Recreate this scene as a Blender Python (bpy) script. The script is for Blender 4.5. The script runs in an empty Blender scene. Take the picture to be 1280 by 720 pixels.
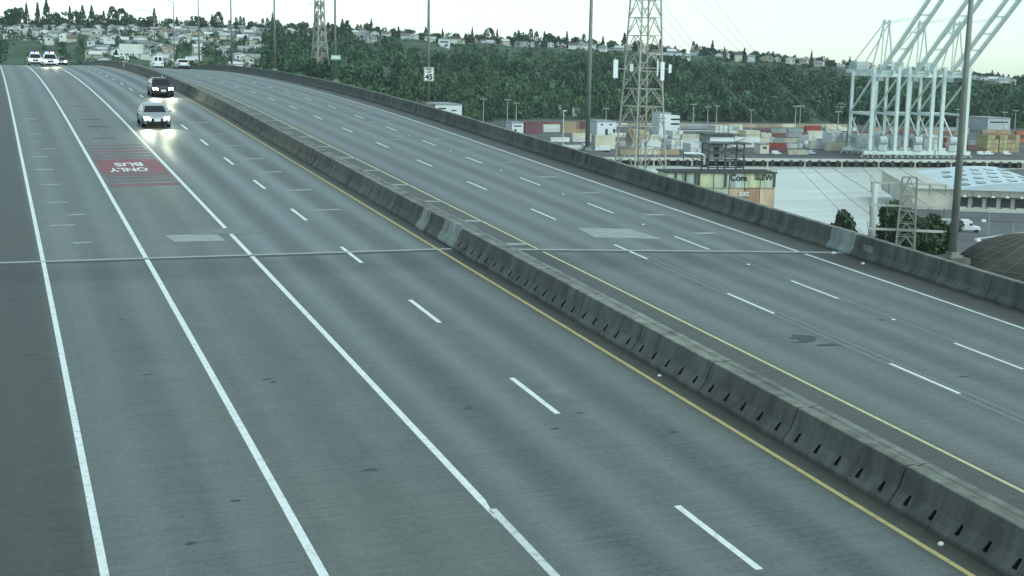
import bpy, bmesh, math, random
import numpy as np
from mathutils import Vector, Matrix
random.seed(7); rng = np.random.default_rng(7)
sc = bpy.context.scene; COL = sc.collection
# ---------------------------------------------------------------- camera
W_, H_, FPX = 1280.0, 720.0, 1696.88
CAMZ, HZ, YAW, ROLL = 55.0, 72.0, math.radians(20.711), 0.018006
PITCH = math.atan((360 - HZ) / FPX)
CF = Vector((math.sin(YAW)*math.cos(PITCH), math.cos(YAW)*math.cos(PITCH), -math.sin(PITCH)))
_r0 = Vector((math.cos(YAW), -math.sin(YAW), 0)); _u0 = _r0.cross(CF)
CR = _r0*math.cos(ROLL) + _u0*math.sin(ROLL); CU = _u0*math.cos(ROLL) - _r0*math.sin(ROLL)
CAM = Vector((0, 0, CAMZ))
cd = bpy.data.cameras.new('camera'); cam = bpy.data.objects.new('camera', cd); COL.objects.link(cam)
cd.sensor_fit = 'HORIZONTAL'; cd.sensor_width = 36; cd.lens = 36*FPX/W_; cd.clip_start = .5; cd.clip_end = 20000
m = Matrix((CR, CU, -CF)).transposed().to_4x4(); m.translation = CAM; cam.matrix_world = m
sc.camera = cam
# ---------------------------------------------------------------- world, sun, exposure
SUN_EL, SUN_AZ = math.radians(48), math.radians(150)      # azimuth from +Y towards +X
wd = bpy.data.worlds.new('World'); sc.world = wd; wd.use_nodes = True
nt = wd.node_tree; nt.nodes.clear()
sky = nt.nodes.new('ShaderNodeTexSky'); sky.sky_type = 'NISHITA'; sky.sun_disc = False
sky.sun_elevation = SUN_EL; sky.sun_rotation = SUN_AZ; sky.air_density = 1.0; sky.dust_density = 0.4; sky.ozone_density = 1.0; sky.altitude = 20
hs = nt.nodes.new('ShaderNodeHueSaturation'); hs.inputs['Saturation'].default_value = .5
bg = nt.nodes.new('ShaderNodeBackground'); bg.inputs[1].default_value = .14
wo = nt.nodes.new('ShaderNodeOutputWorld')
nt.links.new(sky.outputs[0], hs.inputs['Color']); nt.links.new(hs.outputs[0], bg.inputs[0]); nt.links.new(bg.outputs[0], wo.inputs[0])
sl = bpy.data.lights.new('sun', 'SUN'); sl.energy = 1.5; sl.angle = math.radians(25); sl.color = (1, .97, .92)
so = bpy.data.objects.new('sun', sl); COL.objects.link(so)
sd = Vector((math.sin(SUN_AZ)*math.cos(SUN_EL), math.cos(SUN_AZ)*math.cos(SUN_EL), math.sin(SUN_EL)))
so.rotation_euler = sd.to_track_quat('Z', 'Y').to_euler(); so.location = (0, 0, 200)
vs = sc.view_settings; sc.display_settings.display_device = 'sRGB'
vs.view_transform = 'Standard'; vs.look = 'None'; vs.gamma = 1; vs.use_curve_mapping = False
vs.exposure = 0.45
vs.use_white_balance = True; vs.white_balance_temperature = 5850; vs.white_balance_tint = -13
sc.cycles.use_denoising = True; sc.cycles.max_bounces = 5; sc.cycles.volume_bounces = 0

# ---------------------------------------------------------------- pixel helpers
def ray(px, py): return CF + CR*((px-640)/FPX) + CU*((360-py)/FPX)
def at(px, py, z):                      # where a pixel's ray meets a level plane
    d = ray(px, py); k = (z-CAMZ)/d.z; return CAM + d*k
def at_dist(px, py, dist):              # point on the ray at a horizontal distance
    d = ray(px, py); return CAM + d*(dist/math.hypot(d.x, d.y))
def yh(px): return 61.5 + px*21.0/1280   # image row of the true horizon
def az_of(px): d = ray(px, yh(px)); return math.atan2(d.x, d.y)

# ---------------------------------------------------------------- materials
MATS = {}
def mat(name, col, rough=.8, var=.12, scale=.6, metal=0, emit=None, estr=0, spec=.3, bump=0, bscale=20, rnd=0, stretch=None, alpha=1):
    if name in MATS: return MATS[name]
    M = bpy.data.materials.new(name); M.use_nodes = True; n = M.node_tree; b = n.nodes['Principled BSDF']; L = n.links.new
    b.inputs['Roughness'].default_value = rough; b.inputs['Metallic'].default_value = metal
    b.inputs['Specular IOR Level'].default_value = spec
    c = (*col, 1); b.inputs['Base Color'].default_value = c
    if emit: b.inputs['Emission Color'].default_value = (*emit, 1); b.inputs['Emission Strength'].default_value = estr
    tc = n.nodes.new('ShaderNodeTexCoord'); vec = tc.outputs['Object']
    if stretch:
        mp = n.nodes.new('ShaderNodeMapping'); mp.inputs['Scale'].default_value = stretch; L(vec, mp.inputs[0]); vec = mp.outputs[0]
    if var > 0:
        nz = n.nodes.new('ShaderNodeTexNoise'); nz.inputs['Scale'].default_value = scale; nz.inputs['Detail'].default_value = 6; L(vec, nz.inputs['Vector'])
        mr = n.nodes.new('ShaderNodeMapRange'); mr.inputs['From Min'].default_value = .3; mr.inputs['From Max'].default_value = .7
        mr.inputs['To Min'].default_value = 1-var; mr.inputs['To Max'].default_value = 1+var; L(nz.outputs['Fac'], mr.inputs['Value'])
        val = mr.outputs[0]
        if rnd:
            oi = n.nodes.new('ShaderNodeObjectInfo'); m2 = n.nodes.new('ShaderNodeMapRange')
            m2.inputs['To Min'].default_value = 1-rnd; m2.inputs['To Max'].default_value = 1+rnd; L(oi.outputs['Random'], m2.inputs['Value'])
            mm = n.nodes.new('ShaderNodeMath'); mm.operation = 'MULTIPLY'; L(val, mm.inputs[0]); L(m2.outputs[0], mm.inputs[1]); val = mm.outputs[0]
        vm = n.nodes.new('ShaderNodeVectorMath'); vm.operation = 'SCALE'; vm.inputs[0].default_value = col; L(val, vm.inputs['Scale']); L(vm.outputs[0], b.inputs['Base Color'])
    if bump:
        bn = n.nodes.new('ShaderNodeTexNoise'); bn.inputs['Scale'].default_value = bscale; bn.inputs['Detail'].default_value = 5; L(vec, bn.inputs['Vector'])
        bb = n.nodes.new('ShaderNodeBump'); bb.inputs['Strength'].default_value = bump; bb.inputs['Distance'].default_value = .02; L(bn.outputs['Fac'], bb.inputs['Height']); L(bb.outputs[0], b.inputs['Normal'])
    MATS[name] = M; return M

# ---------------------------------------------------------------- mesh helpers
class MB:
    def __init__(s): s.v = []; s.f = []
    def quad(s, *p):
        i = len(s.v); s.v += [tuple(q) for q in p]; s.f.append(tuple(range(i, i+len(p)))); return s
    def box(s, c, d, rz=0):
        cx, cy, cz = c; x, y, z = d[0]/2, d[1]/2, d[2]/2; i = len(s.v); ca, sa = math.cos(rz), math.sin(rz)
        for a, b, e in ((-1,-1,-1),(1,-1,-1),(1,1,-1),(-1,1,-1),(-1,-1,1),(1,-1,1),(1,1,1),(-1,1,1)):
            px, py = a*x, b*y; s.v.append((cx+px*ca-py*sa, cy+px*sa+py*ca, cz+e*z))
        s.f += [tuple(i+k for k in q) for q in ((0,3,2,1),(4,5,6,7),(0,1,5,4),(1,2,6,5),(2,3,7,6),(3,0,4,7))]; return s
    def hexa(s, p):                                      # 8 corners, bottom ring then top ring
        i = len(s.v); s.v += [tuple(q) for q in p]
        s.f += [tuple(i+k for k in q) for q in ((0,3,2,1),(4,5,6,7),(0,1,5,4),(1,2,6,5),(2,3,7,6),(3,0,4,7))]; return s
    def beam(s, a, b, w, h=None, up=(0,0,1)):
        a = Vector(a); b = Vector(b); h = h or w; d = (b-a).normalized(); u = Vector(up)
        if abs(d.dot(u)) > .99: u = Vector((1,0,0))
        r = d.cross(u).normalized(); u = r.cross(d)
        r = r*w/2; u = u*h/2
        return s.hexa([a-r-u, a+r-u, b+r-u, b-r-u, a-r+u, a+r+u, b+r+u, b-r+u])
    def tube(s, a, b, r0, r1=None, n=8, cap=True):
        a = Vector(a); b = Vector(b); r1 = r0 if r1 is None else r1; d = (b-a).normalized(); u = Vector((0,0,1))
        if abs(d.dot(u)) > .99: u = Vector((1,0,0))
        e1 = d.cross(u).normalized(); e2 = d.cross(e1); i = len(s.v)
        for P, r in ((a, r0), (b, r1)):
            for k in range(n):
                t = 2*math.pi*k/n; s.v.append(tuple(P + e1*(r*math.cos(t)) + e2*(r*math.sin(t))))
        for k in range(n): s.f.append((i+k, i+(k+1) % n, i+n+(k+1) % n, i+n+k))
        if cap: s.f += [tuple(i+n-1-k for k in range(n)), tuple(i+n+k for k in range(n))]
        return s
    def path(s, pts, r, n=4):
        for a, b in zip(pts[:-1], pts[1:]): s.tube(a, b, r, r, n, False)
        return s
    def loft(s, rings, cap=True):
        n = len(rings[0]); i = len(s.v)
        for R in rings: s.v += [tuple(q) for q in R]
        for a in range(len(rings)-1):
            for k in range(n): s.f.append((i+a*n+k, i+a*n+(k+1) % n, i+(a+1)*n+(k+1) % n, i+(a+1)*n+k))
        if cap: s.f += [tuple(i+n-1-k for k in range(n)), tuple(i+(len(rings)-1)*n+k for k in range(n))]
        return s
    def mesh(s, name, material, smooth=False):
        me = bpy.data.meshes.new(name); me.from_pydata(s.v, [], s.f); me.update()
        if material: me.materials.append(material)
        bm = bmesh.new(); bm.from_mesh(me); bmesh.ops.recalc_face_normals(bm, faces=bm.faces); bm.to_mesh(me); bm.free()
        if smooth: me.shade_smooth()
        return me
    def obj(s, name, material, parent=None, smooth=False, bevel=0, **kw):
        o = bpy.data.objects.new(name, s.mesh(name, material, smooth)); COL.objects.link(o)
        if parent: o.parent = parent
        if bevel:
            md = o.modifiers.new('bevel', 'BEVEL'); md.width = bevel; md.segments = 2; md.limit_method = 'ANGLE'
        tag(o, **kw); return o
def tag(o, label=None, cat=None, group=None, kind=None):
    if label: o['label'] = label
    if cat: o['category'] = cat
    if group: o['group'] = group
    if kind: o['kind'] = kind
    return o
def empty(name, loc=(0,0,0), rz=0, label=None, cat=None, group=None, kind=None):
    o = bpy.data.objects.new(name, None); COL.objects.link(o); o.location = loc; o.rotation_euler = (0,0,rz); o.empty_display_size = .5
    return tag(o, label, cat, group, kind)
def inst(name, me, parent=None, loc=(0,0,0), rot=(0,0,0), scale=None, **kw):
    o = bpy.data.objects.new(name, me); COL.objects.link(o); o.parent = parent; o.location = loc; o.rotation_euler = rot
    if scale is not None: o.scale = scale
    return tag(o, **kw)
def copy_tree(o, parent=None):
    c = o.copy(); COL.objects.link(c); c.parent = parent
    for ch in o.children: copy_tree(ch, c)
    return c
def big_mesh(name, V, F, material, col=None, parent=None, **kw):      # V (n,3), F (m,3 or 4) numpy
    me = bpy.data.meshes.new(name); k = F.shape[1]
    me.vertices.add(len(V)); me.vertices.foreach_set('co', np.ascontiguousarray(V, dtype=np.float32).ravel())
    me.loops.add(F.size); me.loops.foreach_set('vertex_index', np.ascontiguousarray(F, dtype=np.int32).ravel())
    me.polygons.add(len(F)); me.polygons.foreach_set('loop_start', np.arange(0, F.size, k, dtype=np.int32))
    me.update(calc_edges=True); me.validate()
    if col is not None:
        a = me.attributes.new('tint', 'FLOAT', 'FACE'); a.data.foreach_set('value', np.ascontiguousarray(col, dtype=np.float32))
    me.materials.append(material)
    if name is None: return me
    o = bpy.data.objects.new(name, me); COL.objects.link(o); o.parent = parent; tag(o, **kw); return o

# ---------------------------------------------------------------- road geometry (plan curve, grade, crown)
RH, RG, RKV, RSB = 9.616055, .0493368, .00045375, 94.824
KA, KB, SA, TM, CL_, CR_ = -9.799e-5, 1.08316e-4, 58.518, 16.366, .011446, -.029843
_ss = np.arange(-60, 460, .5); _h = np.where(_ss > 0, KA*_ss + KB*np.maximum(0, _ss-SA), 0)
_X = np.cumsum(np.sin(_h)*.5); _X -= np.interp(0, _ss, _X); _Y = np.cumsum(np.cos(_h)*.5); _Y -= np.interp(0, _ss, _Y)
def rhead(s): return float(np.interp(s, _ss, _h))
def rp(s, t, dz=0):
    h = rhead(s); x = float(np.interp(s, _ss, _X)) + t*math.cos(h); y = float(np.interp(s, _ss, _Y)) - t*math.sin(h)
    z = CAMZ - RH + RG*s - .5*RKV*max(0, s-RSB)**2 + (CL_ if t < TM else CR_)*(t-TM) + dz
    return Vector((x, y, z))
def rgrade(s): return RG - RKV*max(0, s-RSB)
def rrot(s): return (math.atan(rgrade(s)), 0, -rhead(s))
T_L1, T_L2, T_L3, T_D, T_Y1, T_Y2, T_DA, T_DB, T_R = 1.364, 4.84, 8.525, 12.081, 15.508, 19.5155, 23.2145, 26.9326, 30.8159
TLB, TMB0, TMB1, TPB, TDE = -3.4, 16.07, 17.35, 32.78, 34.6      # deck edge, barrier feet, parapet foot, outer deck edge

def road_material():
    M = bpy.data.materials.new('road_concrete'); M.use_nodes = True; n = M.node_tree; b = n.nodes['Principled BSDF']; L = n.links.new
    N = n.nodes.new
    uv = N('ShaderNodeUVMap'); sp = N('ShaderNodeSeparateXYZ'); L(uv.outputs[0], sp.inputs[0]); T, S = sp.outputs[0], sp.outputs[1]
    def math_(op, a, b_=None, c=None):
        q = N('ShaderNodeMath'); q.operation = op
        for i, v in enumerate((a, b_, c)):
            if v is None: continue
            if isinstance(v, (int, float)): q.inputs[i].default_value = v
            else: L(v, q.inputs[i])
        return q.outputs[0]
    def noise(sx, sy, scale=1, det=4, rough=.55):
        mp = N('ShaderNodeMapping'); mp.inputs['Scale'].default_value = (sx, sy, 1); L(uv.outputs[0], mp.inputs[0])
        q = N('ShaderNodeTexNoise'); q.inputs['Scale'].default_value = scale; q.inputs['Detail'].default_value = det; q.inputs['Roughness'].default_value = rough
        L(mp.outputs[0], q.inputs['Vector']); return q.outputs['Fac']
    def rng_(v, a, b_, c, d, smooth=False):
        q = N('ShaderNodeMapRange'); q.interpolation_type = 'SMOOTHSTEP' if smooth else 'LINEAR'
        for i, x in zip((1,2,3,4), (a, b_, c, d)): q.inputs[i].default_value = x
        L(v, q.inputs[0]); return q.outputs[0]
    def band(t0, w):   # bump of half width w about t0
        return rng_(math_('ABSOLUTE', math_('SUBTRACT', T, t0)), 0, w, 1, 0, True)
    wob = math_('MULTIPLY', math_('SUBTRACT', noise(.05, .02), .5), .9)
    streak = noise(2.2, .035, 1, 5)
    polish = None; oil = None
    for c0, c1, wgt in ((T_L1, T_L2, .45), (T_L2, T_L3, .3), (T_L3, T_D, 1.), (T_D, T_Y1, 1.), (T_Y2, T_DA, .6), (T_DA, T_DB, .7), (T_DB, T_R, .7)):
        cc = (c0+c1)/2
        for q in (-.92, .92):
            w_ = math_('MULTIPLY', band(cc+q, .75), wgt); polish = w_ if polish is None else math_('ADD', polish, w_)
        o_ = math_('MULTIPLY', band(cc, .8), wgt); oil = o_ if oil is None else math_('ADD', oil, o_)
    sh = None
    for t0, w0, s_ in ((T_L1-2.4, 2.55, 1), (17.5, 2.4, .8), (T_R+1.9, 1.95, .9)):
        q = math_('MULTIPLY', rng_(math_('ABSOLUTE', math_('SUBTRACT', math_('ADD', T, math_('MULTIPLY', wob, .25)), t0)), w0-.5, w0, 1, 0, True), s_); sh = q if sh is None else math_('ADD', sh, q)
    big = noise(.12, .05, 1, 5)
    fine = noise(7, 7, 1, 5, .75); speck = noise(26, 26, 1, 3, .75); trans = noise(.45, 9, 1, 4, .65)
    v = math_('ADD', 1.0, math_('MULTIPLY', math_('SUBTRACT', big, .5), .35))
    v = math_('ADD', v, math_('MULTIPLY', math_('SUBTRACT', streak, .5), .34))
    v = math_('ADD', v, math_('MULTIPLY', polish, .17)); v = math_('SUBTRACT', v, math_('MULTIPLY', oil, .2))
    v = math_('ADD', v, math_('MULTIPLY', math_('SUBTRACT', fine, .5), 1.0)); v = math_('ADD', v, math_('MULTIPLY', math_('SUBTRACT', speck, .5), 1.5))
    v = math_('ADD', v, math_('MULTIPLY', math_('SUBTRACT', trans, .5), .85))
    v = math_('ADD', v, math_('MULTIPLY', math_('SUBTRACT', noise(1.6, .9, 1, 5, .65), .5), .3))
    v = math_('MULTIPLY', v, rng_(math_('ADD', S, math_('MULTIPLY', T, .07)), 49.5, 49.9, .88, 1.0, True)); v = math_('MULTIPLY', v, math_('SUBTRACT', 1, math_('MULTIPLY', math_('MULTIPLY', rng_(math_('ABSOLUTE', math_('SUBTRACT', math_('ADD', S, math_('MULTIPLY', T, .07)), 47.6)), .6, 2.2, 1, 0, True), noise(.6, .8, 1, 5, .7)), .45)))
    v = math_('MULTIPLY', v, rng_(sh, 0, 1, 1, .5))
    stain = rng_(noise(.9, .35, 1, 6, .7), .60, .74, 0, 1); v = math_('MULTIPLY', v, math_('SUBTRACT', 1, math_('MULTIPLY', stain, .3)))
    pale = rng_(noise(.7, .16, 1.3, 6, .7), .62, .76, 0, 1); v = math_('MULTIPLY', v, math_('ADD', 1, math_('MULTIPLY', pale, .25)))
    drip = rng_(noise(5, 2.2, 1, 3, .6), .70, .76, 0, 1); v = math_('MULTIPLY', v, math_('SUBTRACT', 1, math_('MULTIPLY', drip, .3)))
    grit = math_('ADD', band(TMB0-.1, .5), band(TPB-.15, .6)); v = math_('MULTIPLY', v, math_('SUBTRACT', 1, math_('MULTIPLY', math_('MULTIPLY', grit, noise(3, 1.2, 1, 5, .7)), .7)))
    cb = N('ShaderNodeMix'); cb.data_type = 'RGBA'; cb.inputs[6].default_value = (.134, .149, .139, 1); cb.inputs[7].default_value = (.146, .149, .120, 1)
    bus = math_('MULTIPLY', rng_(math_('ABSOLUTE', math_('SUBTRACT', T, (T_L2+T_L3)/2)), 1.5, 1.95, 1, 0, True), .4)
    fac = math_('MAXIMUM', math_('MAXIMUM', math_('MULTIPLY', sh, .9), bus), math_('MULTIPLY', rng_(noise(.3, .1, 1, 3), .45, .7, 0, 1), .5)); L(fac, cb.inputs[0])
    sc_ = N('ShaderNodeVectorMath'); sc_.operation = 'SCALE'; L(cb.outputs[2], sc_.inputs[0]); L(v, sc_.inputs['Scale']); L(sc_.outputs[0], b.inputs['Base Color'])
    L(rng_(polish, 0, 1.2, .56, .40), b.inputs['Roughness']); b.inputs['Specular IOR Level'].default_value = .5
    bp = N('ShaderNodeBump'); bp.inputs['Strength'].default_value = .35; bp.inputs['Distance'].default_value = .01; L(math_('ADD', fine, trans), bp.inputs['Height']); L(bp.outputs[0], b.inputs['Normal'])
    return M
M_road = road_material()
def strip_uv(name, ts, s0, s1, ds, dz, material, parent=None, smooth=True, **kw):
    S = [s0 + (s1-s0)*i/max(1, round((s1-s0)/ds)) for i in range(max(1, round((s1-s0)/ds))+1)]
    V = []; F = []; U = []
    for s in S:
        for t in ts: V.append(tuple(rp(s, t, dz))); U.append((t, s))
    n = len(ts)
    for i in range(len(S)-1):
        for k in range(n-1): F.append((i*n+k, i*n+k+1, (i+1)*n+k+1, (i+1)*n+k))
    me = bpy.data.meshes.new(name); me.from_pydata(V, [], F); me.update(); me.materials.append(material)
    ul = me.uv_layers.new(name='UVMap')
    for lp in me.loops: ul.data[lp.index].uv = U[lp.vertex_index]
    o = bpy.data.objects.new(name, me); COL.objects.link(o); o.parent = parent; tag(o, **kw); return o

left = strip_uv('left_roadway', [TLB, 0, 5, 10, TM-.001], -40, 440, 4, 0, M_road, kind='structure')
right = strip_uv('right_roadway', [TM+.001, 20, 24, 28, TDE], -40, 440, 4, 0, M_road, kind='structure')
left['label'] = 'grey oncoming roadway of the bridge with headlights approaching'; right['label'] = 'grey outbound roadway between median barrier and parapet'
# deck girder and piers under the roadways
M_conc = mat('girder_concrete', (.26, .27, .25), .85, .18, .2, bump=.3, bscale=6)
g = MB(); rings = []
for s in range(-40, 441, 10):
    rings.append([rp(s, TLB, -.02), rp(s, TM, -.02), rp(s, TDE, -.02), rp(s, TDE, -.5), rp(s, TDE-4, -1.0), rp(s, TDE-7, -4.2), rp(s, TLB+7, -4.2), rp(s, TLB+4, -1.0), rp(s, TLB, -.5)])
g.loft(rings); g.obj('bridge_girder', M_conc, kind='structure', label='concrete box girder carrying both roadways')
for s in (48, 150, 252, 354):
    q = MB(); c = rp(s, TM, 0); q.box((c.x, c.y, (c.z-4.4)/2), (9, 3.2, c.z-4.4)); q.box((c.x, c.y, c.z-5.3), (15, 3.8, 1.9))
    q.obj('bridge_pier', M_conc, kind='structure')

# ---------------------------------------------------------------- paint and marks on the road
def paint(name, col, wear=.6, rough=.6, sc_=6.):
    M = mat(name, col, rough, 0); n = M.node_tree; b = n.nodes['Principled BSDF']; L = n.links.new
    tc = n.nodes.new('ShaderNodeTexCoord'); a = n.nodes.new('ShaderNodeTexNoise'); a.inputs['Scale'].default_value = sc_; a.inputs['Detail'].default_value = 8; a.inputs['Roughness'].default_value = .7
    L(tc.outputs['Object'], a.inputs['Vector'])
    mr = n.nodes.new('ShaderNodeMapRange'); mr.inputs[1].default_value = .5; mr.inputs[2].default_value = .75; mr.inputs[3].default_value = 0; mr.inputs[4].default_value = wear; L(a.outputs[0], mr.inputs[0])
    mx = n.nodes.new('ShaderNodeMix'); mx.data_type = 'RGBA'; mx.inputs[6].default_value = (*col, 1); mx.inputs[7].default_value = (.15, .16, .152, 1)
    L(mr.outputs[0], mx.inputs[0]); L(mx.outputs[2], b.inputs['Base Color']); return M
M_white = paint('white_road_paint', (.74, .77, .74)); M_white2 = paint('worn_white_paint', (.6, .62, .6), .7)
M_yel = paint('yellow_road_paint', (.46, .39, .16), .8); M_yel2 = paint('pale_yellow_road_paint', (.58, .54, .27), .6)
M_dark = paint('tar_seal', (.06, .066, .066), .5); M_light = paint('pale_repair_mortar', (.33, .35, .325), .75, .8, 2.5); M_joint = paint('joint_steel', (.38, .40, .38), .7)
M_red = paint('red_lane_paint', (.235, .098, .112), .8, .7, 3.); M_red2 = paint('faded_red_lane_paint', (.18, .125, .13), .85, .7, 3.)
M_darkpatch = paint('dark_patch', (.085, .093, .088), .8, .8, 2.)
def line(parent, name, t, w, s0, s1, material, dz=.004, ds=3., label=None):
    return strip_uv(name, [t-w/2, t+w/2], s0, s1, ds, dz, material, parent, label=label)
line(left, 'edge_line', T_L1, .145, -20, 300, M_white, label='solid white line left of the far left lane')
line(left, 'lane_line', T_L2, .165, -20, 49.25, M_white, label='solid white line left of bus lane, near side of joint')
line(left, 'lane_line', T_L2, .165, 49.55, 300, M_white, label='solid white line left of bus lane, beyond joint')
line(left, 'lane_line', T_L3, .165, 23.9, 48.95, M_white, label='solid white line right of bus lane'); line(left, 'lane_line', T_L3, .165, 49.3, 300, M_white)
line(left, 'lane_line', T_L3+.05, .165, -20, 23.45, M_white2, label='worn offset end of solid white line')
quad_sheet_later = [(23.9, T_L3-.08), (23.9, T_L3+.08), (22.9, T_L3-.06)]
line(left, 'edge_line', T_Y1, .12, -20, 300, M_yel, label='yellow line left of median barrier')
line(right, 'edge_line', T_Y2, .11, -20, 47.9, M_yel2); line(right, 'edge_line', T_Y2, .11, 48.5, 300, M_yel2, label='pale yellow line right of median barrier')
line(right, 'edge_line', T_R, .12, -20, 47.2, M_white); line(right, 'edge_line', T_R, .12, 47.6, 300, M_white, label='white line along the parapet shoulder')
for i in range(-3, 24):
    s = 22.5 + 9.144*i; line(left, 'lane_dash', T_D, .145, s-3.05, s+.05, M_white, label=None)
for par, t, s0 in ((right, T_DA, 31.05), (right, T_DB, 32.94)):
    for i in range(-4, 23):
        s = s0 + 9.144*i; line(par, 'lane_dash', t, .12, s-3.0, s, M_white)
# ghost of an older lane line beside the dashes on the right roadway
M_ghost = paint('ghost_paint', (.20, .215, .20), .9, .7, 5.)
for t in (T_DA+.22, T_DA-.12, T_DB+.16):
    line(right, 'ghost_line', t, .12, 10, 130, M_ghost, .003)
# raised pavement markers between dashes
for i in range(-2, 12):
    for par, t, s0 in ((right, T_DB, 32.94),):
        b_ = MB(); p = rp(s0+9.144*i+3.05, t); b_.hexa([(p.x-.06, p.y-.06, p.z), (p.x+.06, p.y-.06, p.z), (p.x+.06, p.y+.06, p.z), (p.x-.06, p.y+.06, p.z), (p.x-.04, p.y-.03, p.z+.02), (p.x+.04, p.y-.03, p.z+.02), (p.x+.04, p.y+.03, p.z+.02), (p.x-.04, p.y+.03, p.z+.02)])
        b_.obj('road_stud', M_white, par)
# expansion joint, skewed
quad_sheet_pts = quad_sheet_later
def skew(t): return 49.75 - (t-T_L1)*.075 if t < TM else 48.55 - (t-TM)*.068
def quad_sheet(parent, name, pts, dz, material, label=None):
    q = MB(); q.quad(*[rp(s, t, dz) for s, t in pts]); return q.obj(name, material, parent, label=label)
quad_sheet(left, 'line_end', quad_sheet_pts, .004, M_white)
for par, t0, t1 in ((left, TLB, TMB0), (right, TMB1, TPB)):
    q = MB(); q2 = MB(); n = 10
    for i in range(n):
        a, b = t0+(t1-t0)*i/n, t0+(t1-t0)*(i+1)/n
        q.quad(rp(skew(a)-.11, a, .007), rp(skew(b)-.11, b, .007), rp(skew(b)+.11, b, .007), rp(skew(a)+.11, a, .007))
        q2.quad(rp(skew(a)-.45, a, .003), rp(skew(b)-.45, b, .003), rp(skew(b)-.13, b, .003), rp(skew(a)-.13, a, .003))
    q.obj('expansion_joint', M_joint, par, label='pale steel expansion joint across the roadway'); q2.obj('joint_seal', M_darkpatch, par)
# red bus-lane block with lettering facing the oncoming traffic
bands = [(67.4, 68.1, 0), (68.9, 69.3, 1), (69.9, 70.3, 1), (70.8, 72.2, 1), (72.2, 76.2, 0), (76.2, 77.6, 0), (78.2, 78.7, 1), (79.5, 80.1, 1), (81.0, 81.6, 0), (82.4, 82.9, 1), (84.0, 84.4, 1)]
for a, b, k in bands:
    strip_uv('red_band', [T_L2+.16+(a % 1)*.2, T_L3-.14-(b % 1)*.2], a, b, .5, .004, (M_red, M_red2)[k], left)
def text_mesh(txt, size, material, extrude=0, bold=0):
    cu = bpy.data.curves.new('txt', 'FONT'); cu.body = txt; cu.size = size; cu.align_x = 'CENTER'; cu.align_y = 'CENTER'; cu.extrude = extrude; cu.offset = bold
    o = bpy.data.objects.new('txt', cu); COL.objects.link(o); dg = bpy.context.evaluated_depsgraph_get(); dg.update()
    me = bpy.data.meshes.new_from_object(o.evaluated_get(dg)); bpy.data.objects.remove(o); bpy.data.curves.remove(cu)
    me.materials.clear(); me.materials.append(material); return me
for txt, s, w in (('BUS', 75.3, 1.45), ('ONLY', 73.2, 1.95)):
    me = text_mesh(txt, 1.0, M_white, 0, .025); xs = [v.co.x for v in me.vertices]; ys = [v.co.y for v in me.vertices]
    kx, ky = w/(max(xs)-min(xs)), 1.45/(max(ys)-min(ys)); cx, cy = (max(xs)+min(xs))/2, (max(ys)+min(ys))/2
    for v in me.vertices:
        p = rp(s-(v.co.y-cy)*ky, T_L2+1.62-(v.co.x-cx)*kx-(.2 if txt == 'BUS' else 0)*-1, .009); v.co = p
    o = bpy.data.objects.new('bus_lettering' if txt == 'BUS' else 'only_lettering', me); COL.objects.link(o); o.parent = left; o['label'] = f'white {txt} lettering on faded red lane paint'
# transverse pale repair strips ("rungs")
def rungs(parent, t0, t1, slist, mt, w=.16):
    for s in slist:
        a = random.uniform(-.12, .12); ww = w*random.uniform(.7, 1.3)
        quad_sheet(parent, 'repair_strip', [(s-ww, t0+a), (s-ww*.8, t1+a), (s+ww, t1+a+.1), (s+ww*.9, t0+a-.1)], .005, mt)
rungs(left, 2.0, 2.85, [57, 63, 68.5, 74, 79.5, 87, 91, 96.5, 101, 106, 111.5, 117, 123, 129, 136, 144, 152], M_light, .22)
rungs(left, 2.7, 3.3, [53, 59.5, 83], M_light, .18)
rungs(left, 12.9, 14.1, [58.5, 64.5, 71, 76.6, 83, 89.5, 97, 105], M_light, .2)
rungs(right, T_Y2-1.35, T_Y2-.05, [49.5, 55, 60.5, 66, 71.5, 77, 82.5, 88, 93.5, 99, 104.5, 110, 116, 122, 128, 135, 142], M_light, .22)
rungs(right, 28.3, 29.3, [52, 57, 64, 70, 76.5, 83, 89, 95.5, 102, 109, 117, 126, 135, 146], M_light, .2)
rungs(right, 24.4, 25.3, [88, 95, 101, 108, 114, 121, 129, 140], M_light, .18)
rungs(left, 9.4, 10.4, [101, 108, 113], M_light, .15); rungs(left, 5.8, 7.1, [88, 95, 100, 111, 122], M_darkpatch, .25)
quad_sheet(right, 'repair_patch', [(51.0, 23.1), (50.6, 26.0), (53.1, 25.7), (53.3, 23.3)], .005, M_light, 'pale rectangular repair patch near the expansion joint')
quad_sheet(left, 'repair_patch', [(52.4, 6.2), (52.2, 8.1), (53.8, 8.0), (53.9, 6.0)], .0045, M_light, 'pale patch in bus lane by the joint')
quad_sheet(left, 'repair_patch', [(53.7, 7.0), (53.5, 9.9), (54.9, 9.6), (55.0, 7.2)], .0055, M_ghost)
def blot(parent, px_s, px_t, ls, lt, mt, name='oil_stain', label=None):
    q = MB(); n = 16; pts = [rp(px_s+ls*math.sin(2*math.pi*i/n)*random.uniform(.6, 1.15), px_t+lt*math.cos(2*math.pi*i/n)*random.uniform(.6, 1.15), .0045) for i in range(n)]
    q.quad(*pts); q.obj(name, mt, parent, label=label)
blot(right, 34.05, 22.35, .45, .5, M_dark, 'tar_blot', 'dark tar blot in the left lane of right roadway'); blot(right, 33.2, 22.6, .15, .4, M_dark, 'tar_blot'); blot(right, 33.6, 21.95, .1, .3, M_dark, 'tar_blot')
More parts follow.
